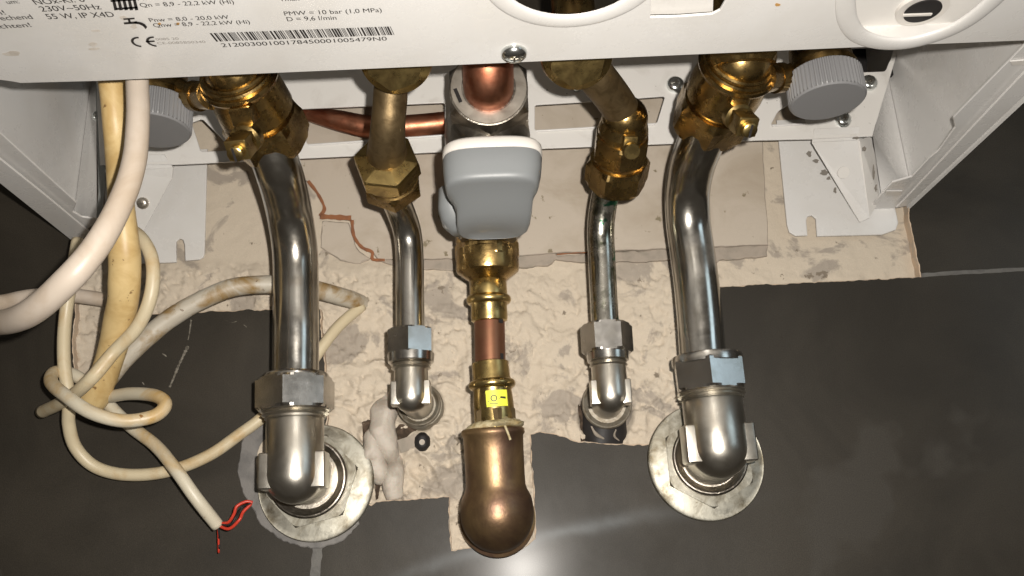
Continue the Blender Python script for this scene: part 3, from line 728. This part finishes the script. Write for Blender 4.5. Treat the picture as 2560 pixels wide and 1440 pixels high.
# small pipes
bigpipe([(1518, 860, .053), (1514, 820, .053), (1509, 740, .054), (1504, 640, .056), (1502, 570, .060), (1509, 510, .068), (1522, 455, .078), (1530, 425, .084)], 35,
        'thin steel pipe with green verdigris stains, between gas line and right pipe', 'water_pipe', steel_green)
bigpipe([(1028, 870, .053), (1026, 820, .053), (1025, 740, .054), (1024, 640, .056), (1018, 580, .061), (1000, 525, .074), (978, 480, .090)], 36,
        'thin polished steel pipe left of the central gas line', 'water_pipe', steel)
SSR = dict(collar=[(880, 40), (882, 53), (902, 52), (906, 44)], nut=nutprof(813, 884, 65, 5), thread=[(903, 40), (906, 47), (910, 43), (914, 48), (919, 42)],
           body=(914, 988, 44), ring=62, ringh=0.006, lugh=1.4)
elbow((1515, 820, .053), (1526, 988, .052), SSR, 'small nickel elbow at the foot of the verdigris stained pipe, above black sleeve', (1516, 1012), False, 0.47)
SSL = dict(collar=[(884, 40), (886, 58), (906, 57), (912, 48)], nut=nutprof(826, 889, 62, 4), thread=[(909, 42), (913, 51), (917, 45), (921, 50), (925, 43)],
           body=(922, 990, 43), ring=54, ringh=0.006, lugh=1.4)
elbow((1027, 830, .053), (1028, 990, .052), SSL, 'small nickel elbow between the left big pipe and the central gas line', (1050, 1014), False, 0.0)
# stub collars in the wall holes
C = P(1052, 1015, 0.0); r = rp(56, C)
tag(mk('pipe_collar', *lathe(Vector((C.x, 0.012, C.z)), (0, -1, 0), [(0, r), (0.0135, r*1.0), (0.0145, r*0.95), (0.0150, r*0.6)], 64), collar_m), 'dull grey pipe collar set in plaster behind the small left elbow', 'collar')
C = P(1512, 1048, 0.0); r = rp(62, C)
tag(mk('rubber_sleeve', *tube([Vector((C.x, 0.012, C.z+0.012)), Vector((C.x, 0.013, C.z+0.004)), Vector((C.x, 0.0195, C.z-0.022))], r, 40, 8, wob=0.12), blackm), 'black rubber sleeve in the plaster below the small right elbow', 'sleeve')

dr = thing('plaster_strands', P(1515, 1085, 0), 'pale plaster crumbs and torn strands across the black rubber sleeve', 'plaster strands')
for k, pts in enumerate(([(1478, 1066), (1490, 1085), (1512, 1098)], [(1540, 1074), (1536, 1090), (1548, 1102)])):
    mk('strand', *tube([P(x, y, .0075-0.004*i) for i, (x, y) in enumerate(pts)], [rp(q_, P(1500, 1080, 0)) for q_ in (2.2, 4.5, 1.8)], 12, 8, wob=0.9), board_edge, dr, 180)
# ================================================================== BRASS VALVES
def valve(side, N, B, neck, knob, lab, knob_r, Nr, Br, sp):
    """N nut centre, B front shoulder centre (pixel, pixel, h)"""
    n3, b3 = P(*N), P(*B); A = (b3-n3).normalized(); L = (b3-n3).length
    t = thing('shutoff_valve', n3, lab, 'valve', 'brass shut-off valves under the boiler')
    rn = rp(Nr, n3); rb = rp(Br, b3)
    MB().add(lathe(n3, A, [(-0.018, rn*0.80), (-0.018, rn, 'h', rn*0.90), (-0.014, rn, 'h', rn), (0.000, rn, 'h', rn), (0.0055, rn, 'h', rn*0.88), (0.0055, rn*0.75)], phase=0.25)).go('union_nut', brass, t, 9)
    body = MB()
    body.add(lathe(n3, A, [(0.003, rn*0.74), (0.007, rn*0.76), (0.010, rn*0.90), (L*0.45, rb*0.95), (L*0.78, rb*0.90), (L*0.84, rb*0.98), (L*0.88, rb*1.0), (L*0.93, rb*0.97), (L*0.935, rb*0.92), (L*0.97, rb*0.93), (L, rb*0.90), (L*1.005, rb*0.84), (L*1.03, rb*0.83), (L*1.05, rb*0.78)]))
    body.add(sphere(b3, rb*0.74, 40)); body.add(lathe(b3, (0, 0, 1), [(-0.002, rb*0.7), (0.07, rb*0.7)]))
    bo = body.go('valve_body', brass, t, 30)
    # upper hexagon of the union
    MB().add(lathe(b3+Vector((0, -0.004, -0.006)), (0.0, -0.35, 1), [(0, rb*0.50), (0, rb*0.86, 'h', rb*0.76), (0.003, rb*0.88, 'h', rb*0.88), (0.030, rb*0.88, 'h', rb*0.88)], phase=0.3)).go('upper_nut', brass, t, 9)
    # spindle boss facing the viewer and its slotted end
    sx, sy, sh, wpx = sp
    s0 = P(sx, sy, sh); sr_ = rp(wpx, s0); Dn = Vector((side*0.10, -0.62, -0.75)).normalized()
    a_, u_, v_ = frame(Dn)
    MB().add(box(s0-Dn*sr_*0.6+Vector((0, 0, sr_*1.9)), v_, u_, a_, sr_*1.8, sr_*1.5, sr_*2.2, sr_*0.16)).go('stop_lug', brass, t, 30)
    sd = MB(); sd.add(lathe(s0-Dn*sr_*1.8-Vector((0, 0, sr_*0.8)), Dn, [(0, sr_*1.3), (sr_*0.8, sr_*1.25), (sr_*1.0, sr_*1.0)], 40)); sd.add(box(s0-Vector((0, 0, sr_*0.9)), v_, u_, a_, sr_*1.8, sr_*1.7, sr_*2.0, sr_*0.14))
    so = sd.go('spindle', brass_new, t, 30)
    e0 = s0-Vector((0, 0, sr_*1.0))+Dn*sr_*1.0
    sd = MB(); sd.add(lathe(e0, Dn, [(0, sr_*0.66), (sr_*0.5, sr_*0.64), (sr_*0.6, sr_*0.5)], 30)); sd.go('spindle_end', brass_new, so)
    MB().add(box(e0+Dn*sr_*0.58, v_, u_, a_, sr_*0.2, sr_*1.1, sr_*0.16)).go('slot', blackm, so)
    # branch to the drain cock with its grey cap
    if neck:
        path = [P(*q) for q in neck]
        mb = MB(); rs = [rp(q, p) for q, p in zip((40, 30, 34, 52), path)]
        mb.add(tube(path, rs, 36, 8))
        kc = P(*knob); kr = rp(knob_r, kc)
        top = kc+Vector((0, 0, kr*0.80))
        mb.add(lathe(top+Vector((0, 0, kr*0.1)), (0, 0, 1), [(-0.004, kr*0.86), (-0.001, kr*0.90), (0.003, kr*0.90), (0.005, kr*0.84), (kr*0.8, kr*0.78), (kr*1.0, kr*0.62), (0.06, kr*0.6)], 48))
        mb.add(lathe(path[1], path[2]-path[1], [(-0.003, rs[1]*1.25), (0.003, rs[1]*1.25)], 40))
        mb.go('drain_branch', brass, t, 30)
        cap = lathe(kc, (0, 0, 1), [(0, kr*0.93), (0.0009, kr*0.975), (0.0022, kr, 'r'), (kr*0.80, kr*0.985, 'r'), (kr*0.84, kr*0.93)], 208, up=(0, -1, 0))
        MB().add(cap).go('drain_cap', cap_plastic, t, 30)
        st = kc+Vector((side*kr*0.85, 0.01, kr*0.95))
        MB().add(box(st, (1, 0, 0), (0, 1, 0), (0, 0, 1), kr*0.22, kr*0.5, kr*0.6, 0.001)).go('drain_lug', brass, t, 30)
    return t
valve(1, (1790, 266, .124), (1852, 152, .163), [(1905, 195, .160), (1945, 195, .150), (1985, 190, .145), (2030, 175, .140)], (2070, 256, .150),
      'brass valve on the right, its ribbed grey cap right of the body', 94, 100, 103, (1856, 285, .160, 29))
valve(-1, (655, 302, .124), (588, 178, .163), [(530, 235, .155), (492, 240, .142), (455, 235, .135), (410, 225, .130)], (380, 328, .132),
      'brass valve on the left, its ribbed grey cap half behind the cables', 94, 104, 103, (604, 340, .160, 31))

# small right angle valve (no drain)
t = thing('angle_valve', P(1545, 400, .09), 'small dark brass angle valve on the verdigris stained pipe', 'valve')
n3 = P(1545, 414, .090); b3 = P(1562, 296, .124); A = (b3-n3).normalized(); L = (b3-n3).length; rn = rp(81, n3); rb = rp(62, b3)
MB().add(lathe(n3, A, [(-0.014, rn*0.72), (-0.014, rn, 'h', rn*0.90), (-0.011, rn, 'h', rn), (0.002, rn, 'h', rn), (0.0055, rn, 'h', rn*0.88), (0.0055, rn*0.7)], phase=0.52)).go('union_nut', brass, t, 9)
mb = MB(); mb.add(lathe(n3, A, [(0.004, rn*0.80), (0.007, rn*0.82), (0.008, rn*0.72), (0.010, rn*0.70), (L*0.5, rb), (L*0.8, rb*1.02), (L, rb*0.9)]))
mb.add(lathe(n3, A, [(L*0.20, rb*0.9), (L*0.22, rb*1.22, 'h', rb*1.14), (L*0.27, rb*1.22, 'h', rb*1.22), (L*0.62, rb*1.22, 'h', rb*1.20), (L*0.68, rb*1.22, 'h', rb*1.10), (L*0.70, rb*0.9)], phase=0.15)); mb.add(sphere(b3, rb*0.93, 36)); mb.go('valve_body', brass, t, 12)
mb = MB(); mb.add(tube([P(1440, 130, .172), P(1490, 190, .160), P(1528, 238, .142), P(1562, 288, .126)], [rp(48, P(1490, 190, .16))]*4, 40)); mb.go('inlet_tube', brass_dull, t)
s0 = P(1572, 356, .124); Dn = Vector((0.1, -0.7, -0.7)).normalized(); a_, u_, v_ = frame(Dn); r_ = rp(21, s0)
sp_ = MB().add(lathe(s0-Dn*r_*1.5, Dn, [(0, r_*2.0), (r_*0.7, r_*1.9), (r_*0.9, r_*1.4)], 40)).add(box(s0, v_, u_, a_, r_*1.7, r_*1.9, r_*1.6, r_*0.15)).go('spindle', brass_new, t, 30)
MB().add(lathe(s0+Dn*r_*0.7-Vector((0, 0, r_*0.8)), Dn, [(0, r_*1.0), (r_*0.6, r_*0.95)], 24)).go('spindle_end', brass_new, sp_)
def topnut(cx, cy, h, hw, lab, recess):
    c = P(cx, cy, h); r = rp(hw, c); t = thing('boiler_union', c, lab, 'pipe union', 'brass unions at the underside edge')
    A = Vector((0, -0.60, -0.80)).normalized()
    MB().add(lathe(c, A, [(-0.010, r*0.9), (-0.008, r), (0.002, r), (0.005, r*0.96), (0.008, r*0.80, 'h', r*0.80), (0.011, r*0.80, 'h', r*0.76), (0.0115, r*0.4)], phase=0.2)).go('union_nut', brass_new, t, 9)
    MB().add(lathe(c, (0, 0, 1), [(0, r*0.6), (0.06, r*0.6)])).go('union_tail', brass, t)
    return t
topnut(990, 142, .185, 92, 'brass union above the long plain tube, left of the gas cock', False)
topnut(1441, 132, .185, 92, 'brass union right of the gas cock, at the slanting tube', True)

# small left fitting: straight tube flaring into an angled hexagon
t = thing('tube_connector', P(970, 420, .11), 'dull brass tube ending in a bright hexagonal nut, left of the gas cock', 'connector')
MB().add(tube([P(978, 170, .160), P(976, 240, .154), P(971, 300, .148), P(968, 350, .136), P(967, 388, .118), P(967, 400, .105)], [rp(w_, P(970, 300, .14)) for w_ in (41, 42, 42, 45, 54, 60)], 40)).go('brass_tube', brass_dull, t)
n3 = P(966, 404, .118); n4 = P(988, 486, .078); A = (n4-n3).normalized(); rn = rp(84, n3)
MB().add(lathe(n3, A, [(-0.004, rn*0.5, 'h', rn), (-0.002, rn*0.97, 'h', rn*0.95), (0.0, rn, 'h', rn), (0.010, rn, 'h', rn), (0.012, rn, 'h', rn*0.9), (0.012, rn*0.7)], phase=0.35)).go('face_nut', brass_new, t, 9)
MB().add(lathe(n3, A, [(0.011, rn*0.85), (0.0145, rn*0.86), (0.015, rn*0.78), (0.017, rn*0.78), (0.0175, rn*0.86), (0.020, rn*0.86), (0.021, rn*0.95, 'h', rn*0.9), (0.023, rn*0.95, 'h', rn*0.95), (0.030, rn*0.95, 'h', rn*0.95), (0.034, rn*0.7), (0.038, rn*0.55)], phase=0.1)).go('rear_nut', brass, t, 9)

# ================================================================== CENTRAL GAS LINE
gas = thing('gas_cock', P(1225, 400, .09), 'steel gas cock with grey lever handle and white rim in the centre', 'gas valve')
MB().add(lpx((1222, 660, .075), (1218, 250, .090), [(600, 70), (560, 98), (480, 104), (400, 106), (340, 107), (300, 100), (262, 80)])).go('cock_body', iron, gas)
c = P(1222, 232, .120); r = rp(112, c); A = Vector((0, -0.83, -0.12)).normalized()
MB().add(lathe(c, A, [(-0.022, r*0.80), (-0.022, r, 'h', r*0.95), (-0.018, r, 'h', r), (0.002, r, 'h', r), (0.0075, r, 'h', r*0.87), (0.0077, r*0.84)], phase=0.0)).go('union_nut', iron, gas, 9)
MB().add(lathe(c, A, [(0.0070, r*0.84), (0.0085, r*0.83), (0.0088, r*0.60), (0.006, r*0.58)])).go('nut_face_ring', iron_face, gas, 30)
cr = rp(62, c)
gp = tag(mk('copper_feed_pipe', *tube([c-A*0.01, c+A*0.006, c+A*0.016+Vector((0, 0, 0.002)), c+A*0.024+Vector((0, 0, 0.014)), c+A*0.026+Vector((0, 0, 0.04)), c+A*0.026+Vector((0, 0, 0.09))], cr, 48, 8), copper), 'copper pipe bending up out of the gas cock nut under the boiler', 'pipe')
mk('black_mark', *box(c+A*0.0087+Vector((-r*0.68, 0, -r*0.18)), Vector((0.35, 0, -1)), Vector((1, 0, 0.35)), A, 0.010, 0.0022, 0.0006), blackm, gas)
MB().add(box(P(1308, 312, .10), (1, 0, 0), (0, 1, 0), (0, 0, 1), rp(26, c), 0.012, 0.0012, 0.0002)).go('stop_pin', iron_face, gas)
# handle: stack of rounded sections
def handle(rows, name, mat, parent, n=72, e=3.2):
    vs = []; fs = []
    for (x, y, h, hw, dep) in rows:
        c = P(x, y, h); a = rp(hw, c)
        for i in range(n):
            t = 2*math.pi*i/n; cx, sy = math.cos(t), math.sin(t)
            vs.append(c+Vector((a*abs(cx)**(2/e)*(1 if cx > 0 else -1), dep*abs(sy)**(2/e)*(1 if sy > 0 else -1), 0)))
    for k in range(len(rows)-1):
        for i in range(n):
            j = (i+1) % n; fs.append((k*n+i, k*n+j, (k+1)*n+j, (k+1)*n+i))
    fs.append(tuple(range(n))); fs.append(tuple((len(rows)-1)*n+i for i in range(n)))
    return mk(name, vs, fs, mat, parent, 60)
Z_ = lambda: None
def hrows(lst):
    return lst
hd_ = handle([(1231, 402, .150, 121, .0170), (1231, 410, .150, 124, .0175), (1231, 440, .150, 122, .0172), (1230, 464, .150, 118, .0172), (1230, 474, .150, 115, .0170), (1229, 480, .149, 112, .0165), (1229, 486, .147, 109, .0155), (1232, 500, .142, 101, .0148), (1236, 530, .132, 94, .0150), (1234, 556, .124, 92, .0150), (1232, 572, .119, 88, .0135), (1231, 582, .115, 78, .010), (1230, 586, .112, 64, .007)], 'handle_cap', grey_plastic, gas)
handle([(1231, 372, .150, 104, .0145), (1231, 375, .150, 116, .0165), (1231, 382, .150, 123, .0177), (1231, 399, .150, 124.5, .0179), (1231, 403, .150, 123, .0175)], 'handle_rim', white_plastic, hd_)
handle([(1156, 466, .110, 40, .010), (1142, 484, .110, 46, .012), (1144, 530, .108, 48, .012), (1152, 560, .106, 46, .010), (1165, 583, .105, 36, .006)], 'handle_wing', grey_plastic, gas)
# brass press adapter
ad = thing('press_adapter', P(1217, 700, .05), 'brass reducer with bead ring directly under the gas cock', 'pipe fitting')
a0, a1 = (1216, 580, .060), (1224, 812, .052)
MB().add(lpx(a0, a1, [(560, 62), (584, 62), (592, 77), (606, 78), (611, 74), (625, 74), (628, 78), (672, 79), (680, 77), (702, 47)])).go('threaded_socket', brass, ad, 30)
MB().add(lpx(a0, a1, [(612, 70), (612, 84, 'h', 0.95), (616, 84, 'h', 0.955), (644, 84, 'h', 0.955), (648, 84, 'h', 0.93), (648, 70)], phase=0.4)).go('hex_band', brass, ad, 9)
bead = lambda y, r0, r1: [(y+11*math.sin(a), r0+(r1-r0)*math.cos(a)) for a in [math.radians(d) for d in range(-90, 91, 15)]]
MB().add(lpx(a0, a1, [(694, 42), (698, 46), (735, 47)]+bead(750, 47, 56)+[(766, 45), (790, 46), (802, 45), (806, 39)])).go('press_socket', brass_new, ad, 50)
tag(MB().add(lpx((1223, 780, .053), (1226, 920, .052), [(780, 38.5), (930, 38.5)])).go('copper_spigot', copper_dull), 'short reddish copper pipe piece between the two brass bead rings', 'pipe')
for x, y, a_, b_ in ((1252, 806, 8, 9), (1255, 897, 6, 8)):
    q = P(x, y, .053); C_ = P(1224, y, .053); r_ = rp(38.8, C_); dx = q.x-C_.x
    mk('pen_mark', *box(Vector((q.x, C_.y-math.sqrt(max(1e-9, r_*r_-dx*dx)), q.z)), (1, 0.9, 0), (-0.9, 1, 0), (0, 0, 1), rp(a_*1.6, q), 0.0005, rp(b_*2, q)), blackm, bpy.data.objects['copper_spigot'])
ad = thing('press_coupling', P(1228, 960, .05), 'brass bead ring coupling carrying a yellow sticker', 'pipe fitting')
b0, b1 = (1225, 900, .053), (1238, 1060, .050)
MB().add(lpx(b0, b1, [(904, 40), (907, 46), (944, 47)]+bead(962, 49, 59)+[(978, 48), (1000, 50), (1040, 51), (1080, 52)])).go('press_socket', brass_new, ad, 50)
MB().add(lpx(b0, b1, [(1026, 40), (1026, 56, 'h', 0.95), (1029, 56, 'h', 1.0), (1058, 56, 'h', 1.0), (1060, 50)], phase=0.15)).go('hex_band', brass_dull, ad, 9)
# sticker bent round the barrel
A0, A1 = P(*b0), P(*b1); A = (A1-A0).normalized(); k = (1002-b0[1])/(b1[1]-b0[1]); C = P(b0[0]+(b1[0]-b0[0])*k, 1002, .0515); R = rp(50.6, C)
A, U, V = frame(A, (0, -1, 0)); vs = []; fs = []; hh = rp(20, C)
sgn = 1 if V.x > 0 else -1
for i in range(13):
    th = math.radians(-20+ (63)*i/12)*sgn
    d = U*math.cos(th)+V*math.sin(th)
    for s in (-1, 1): vs.append(C+d*(R*1.012)+A*hh*s)
for i in range(12): fs.append((2*i, 2*i+1, 2*i+3, 2*i+2))
st = mk('sticker', vs, fs, sticker_m, ad)
def ring_mark(cx, cy, r, wd):
    mb = MB(); n = 16
    for i in range(n):
        t0, t1 = 2*math.pi*i/n, 2*math.pi*(i+1)/n; q = []
        for (t_, k_) in ((t0, 1), (t1, 1), (t1, 1-wd), (t0, 1-wd)):
            th = (cx+r*k_*math.cos(t_))*sgn; q.append(C+(U*math.cos(th)+V*math.sin(th))*R*1.03+A*(cy+r*R*k_*math.sin(t_)))
        mb.add((q, [(0, 1, 2, 3)]))
    return mb
mk_ = ring_mark(math.radians(2), 0, 0.16, 0.3)
for (a_1, b_1, a_2, b_2, w_) in ((-16, 0.0016, 20, -0.0001, 0.0004), (-10, 0.003, 12, 0.0032, 0.0004), (20, -0.001, 36, -0.0006, 0.0012)):
    q = []
    for (aa, bb) in ((a_1, b_1), (a_2, b_2), (a_2, b_2+w_), (a_1, b_1+w_)):
        th = math.radians(aa)*sgn; q.append(C+(U*math.cos(th)+V*math.sin(th))*R*1.035+A*bb)
    mk_.add((q, [(0, 1, 2, 3)]))
mk_.go('sticker_scribble', ink, st)
# bronze elbow into the wall
el = thing('bronze_elbow', P(1243, 1290, .02), 'large brown bronze elbow entering the wall at the bottom of the gas line', 'pipe elbow')
e0, e1 = (1232, 1070, .050), (1243, 1285, .046)
C = P(1243, 1284, .044); R = rp(92, C)
top = P(1232, 1075, .050); Ud = (top-C).normalized(); Lg = (top-C).length
mb = MB(); rc = rp(76, P(1236, 1160, .049))
mb.add(lathe(C, Ud, [(Lg+0.0010, rc*0.80), (Lg+0.0010, rc*0.98), (Lg, rc*1.05), (Lg-0.0025, rc*1.06), (Lg-0.0040, rc*1.0), (Lg*0.75, rc*0.985), (Lg*0.45, rc*0.975), (Lg*0.33, rc*0.98), (Lg*0.27, rc*1.03), (Lg*0.19, rc*1.14), (Lg*0.10, R*0.985), (0, R)]+[(-R*math.sin(math.radians(a)), R*math.cos(math.radians(a))) for a in range(6, 90, 7)], 72))
mb.add(lathe(C, (0, 1, -0.02), [(0, R*0.99), (0.028, R*0.99), (0.029, R*1.08), (0.036, R*1.09), (0.040, R*1.0), (0.05, R*1.0)], 72))
mb.go('elbow_body', bronze, el, 50)
hp = MB(); hc_ = P(1236, 1066, .050)
vs, fs = lpx((1232, 1050, .05), (1236, 1078, .05), [(1056, 52), (1062, 66), (1070, 76), (1077, 70)], 64)
vs = [v+Vector((noise.noise(v*400), noise.noise(v*400+Vector((5, 5, 5))), noise.noise(v*400+Vector((9, 1, 5)))))*0.0016 for v in vs]
hp.add((vs, fs)); hp.add(tube([P(1262, 1064, .069), P(1268, 1078, .069), P(1276, 1100, .0685)], 0.0008, 8))
tag(hp.go('hemp_seal', hemp, None, 80), 'smeared pale hemp and paste on the rim of the bronze elbow', 'sealant')

# copper pipe behind the slot
tag(mk('cross_pipe', *tube([P(690, 262, .010), P(760, 280, .014), (P(850, 302, .016)), P(940, 319, .016), P(1040, 314, .016), P(1150, 302, .014)], [rp(w_, P(900, 300, .015)) for w_ in (12, 18, 26, 29, 28, 27)], 32), copper), 'reddish copper pipe crossing behind the slotted white panel', 'pipe')

# metal clip in the plaster
t = thing('pipe_clip', P(1050, 1105, 0), 'small grey metal clip with a hole sticking out of the plaster', 'clip')
mk('clip_strap', *box(P(1024, 1108, -.003), (1, 0, 0.28), (0, 1, 0.15), (-0.28, 0, 1), rp(56, P(1022, 1108, 0)), 0.0012, rp(34, P(1022, 1108, 0)), 0.0003), board_edge, t)
c = P(1056, 1105, -.0015)
mb = MB(); rc_ = rp(20, c); up_ = Vector((0, 0, rp(10, c)))
mk('clip_eye', *tube([c-up_*2+Vector((0, 0.001, 0)), c-up_, c, c+up_, c+up_*2+Vector((0, 0.001, 0))], [rc_*0.5, rc_*0.95, rc_, rc_*0.95, rc_*0.5], 24, 6), blackm, t); mk('clip_hole', *lathe(c+Vector((0.0003, -rp(20, c), -0.001)), (0, -1, 0), [(0, rp(7, c)), (0.0006, rp(7, c))], 24), silicone, t)
# sealant twists
def blob(pts, rpx, lab, wob=0.5):
    w_ = [P(*q) for q in pts]
    return tag(mk('sealant_bead', *tube(w_, [rp(r_, w_[0]) for r_ in rpx], 28, 10, wob=wob), silicone, None, 180), lab, 'sealant')
blob([(992, 965, -.008), (976, 1000, -.005), (962, 1035, -.004), (957, 1070, -.003), (964, 1105, -.004), (978, 1140, -.006), (985, 1160, -.010)], [14, 24, 30, 33, 30, 22, 10], 'white sealant bead running down left of the small left elbow', 0.5)
blob([(946, 1068, -.008), (934, 1100, -.005), (934, 1145, -.004), (948, 1185, -.006), (962, 1205, -.010)], [18, 29, 33, 26, 10], 'fat white sealant lump beside the left round cover plate', 0.5)
blob([(990, 1140, -.009), (986, 1175, -.007), (986, 1210, -.006), (992, 1246, -.008)], [16, 24, 26, 20], 'lower white sealant trickle ending at the cut tile edge', 0.5)

# ================================================================== CABLES
def cable(pts, hw, nm, mat, lab, wob=0.04, n=24, rs=None, cat='cable', grp=None):
    w_ = [P(*q) for q in pts]; r_ = rp(hw, w_[0])
    o = mk(nm, *tube(w_, [r_*k_ for k_ in rs] if rs else r_, n, 12, wob=wob), mat, None, 180)
    return tag(o, lab, cat, grp)
cable([(342, 120, .190), (343, 200, .190), (345, 290, .190), (336, 400, .192), (305, 500, .195), (245, 610, .20), (165, 705, .20), (70, 785, .185), (-15, 808, .155), (-75, 795, .115), (-60, 768, .075), (10, 757, .055), (80, 742, .040), (170, 738, .025), (270, 752, .006), (330, 775, -.006)],
      27, 'power_cable', cable_white, 'thick smooth white cable sweeping in a wide loop off the left edge', 0.02, 32, [1, 1, 1, 1.02, 1.05, 1.1, 1.15, 1.15, 1.1, 1.05, 1.02, .95, .9, .85, .85, .85])
cable([(277, 110, .165), (279, 200, .165), (290, 330, .155), (296, 430, .135), (306, 540, .112), (312, 640, .100), (308, 740, .085), (292, 830, .066), (266, 920, .048), (238, 990, .034), (222, 1020, .026)],
      31, 'sheathed_cable', cable_yellow, 'fat yellowed cable hanging straight down on the left', 0.06, 32, [1, 1, .95, .95, 1.1, 1.3, 1.3, 1.25, 1.2, 1.3, 1.1])
cable([(222, 1022, .022), (250, 975, .030), (300, 910, .034), (350, 860, .036), (420, 800, .036), (500, 752, .036), (590, 718, .034), (690, 712, .028), (780, 722, .018), (862, 744, .004), (900, 758, -.008), (930, 775, -.026)],
      24, 'sheathed_cable', cable_dirty, 'stained grey cable arching behind the left big pipe into the plaster', 0.06, 28)
cable([(300, 560, .070), (350, 592, .085), (380, 650, .088), (378, 735, .085), (345, 815, .078), (285, 880, .072), (225, 950, .072), (165, 1000, .050), (105, 1030, .020)],
      16, 'signal_cable', cable_thin, 'thin cream cable curving off the fat cable down to a cut end', 0.03)
cable([(195, 600, .050), (178, 700, .055), (163, 800, .050), (160, 900, .048), (172, 1000, .044), (172, 1060, .035), (190, 1120, .025), (240, 1168, .018), (320, 1187, .015), (420, 1178, .013), (520, 1140, .012), (600, 1085, .012), (660, 1040, .012), (740, 960, .010), (805, 868, .008), (850, 812, .002), (905, 765, -.006)],
      15, 'signal_cable', cable_thin, 'long thin cable hanging in a deep bow and passing behind the left big pipe', 0.03)
cable([(270, 992, .030), (330, 984, .045), (390, 990, .058), (413, 1012, .064), (385, 1040, .068), (310, 1052, .074), (230, 1032, .078), (165, 990, .074), (128, 955, .060), (140, 930, .046), (190, 940, .032), (250, 990, .022), (320, 1060, .020), (390, 1115, .028), (440, 1175, .036), (490, 1245, .034), (545, 1315, .022)],
      15.5, 'signal_cable', cable_thin2, 'pale thin cable knotted round the others with red wires at its end', 0.03)
wr = thing('cable_wires', P(548, 1312, .022), 'twisted red and black bare wire ends poking from the pale cable', 'wires')
def wire(pts, m, hw=2.6): return mk('wire', *tube([P(*q) for q in pts], rp(hw, P(*pts[0])), 10, 8), m, wr, 180)
wire([(543, 1308, .022), (570, 1306, .025), (585, 1285, .027), (592, 1266, .028), (615, 1254, .026), (632, 1256, .025)], red_m, 4)
wire([(543, 1312, .022), (572, 1322, .026), (598, 1300, .028), (608, 1280, .026), (628, 1260, .024)], red_m, 4)
wire([(545, 1310, .022), (575, 1312, .028), (590, 1292, .029), (604, 1270, .024), (626, 1258, .026)], blackm, 2.4)
wire([(544, 1312, .022), (546, 1340, .018), (547, 1382, .014)], red_m, 2.6)
wire([(544, 1312, .0225), (548, 1340, .019), (545, 1352, .015), (548, 1366, .016), (546, 1378, .013)], blackm, 2.4)
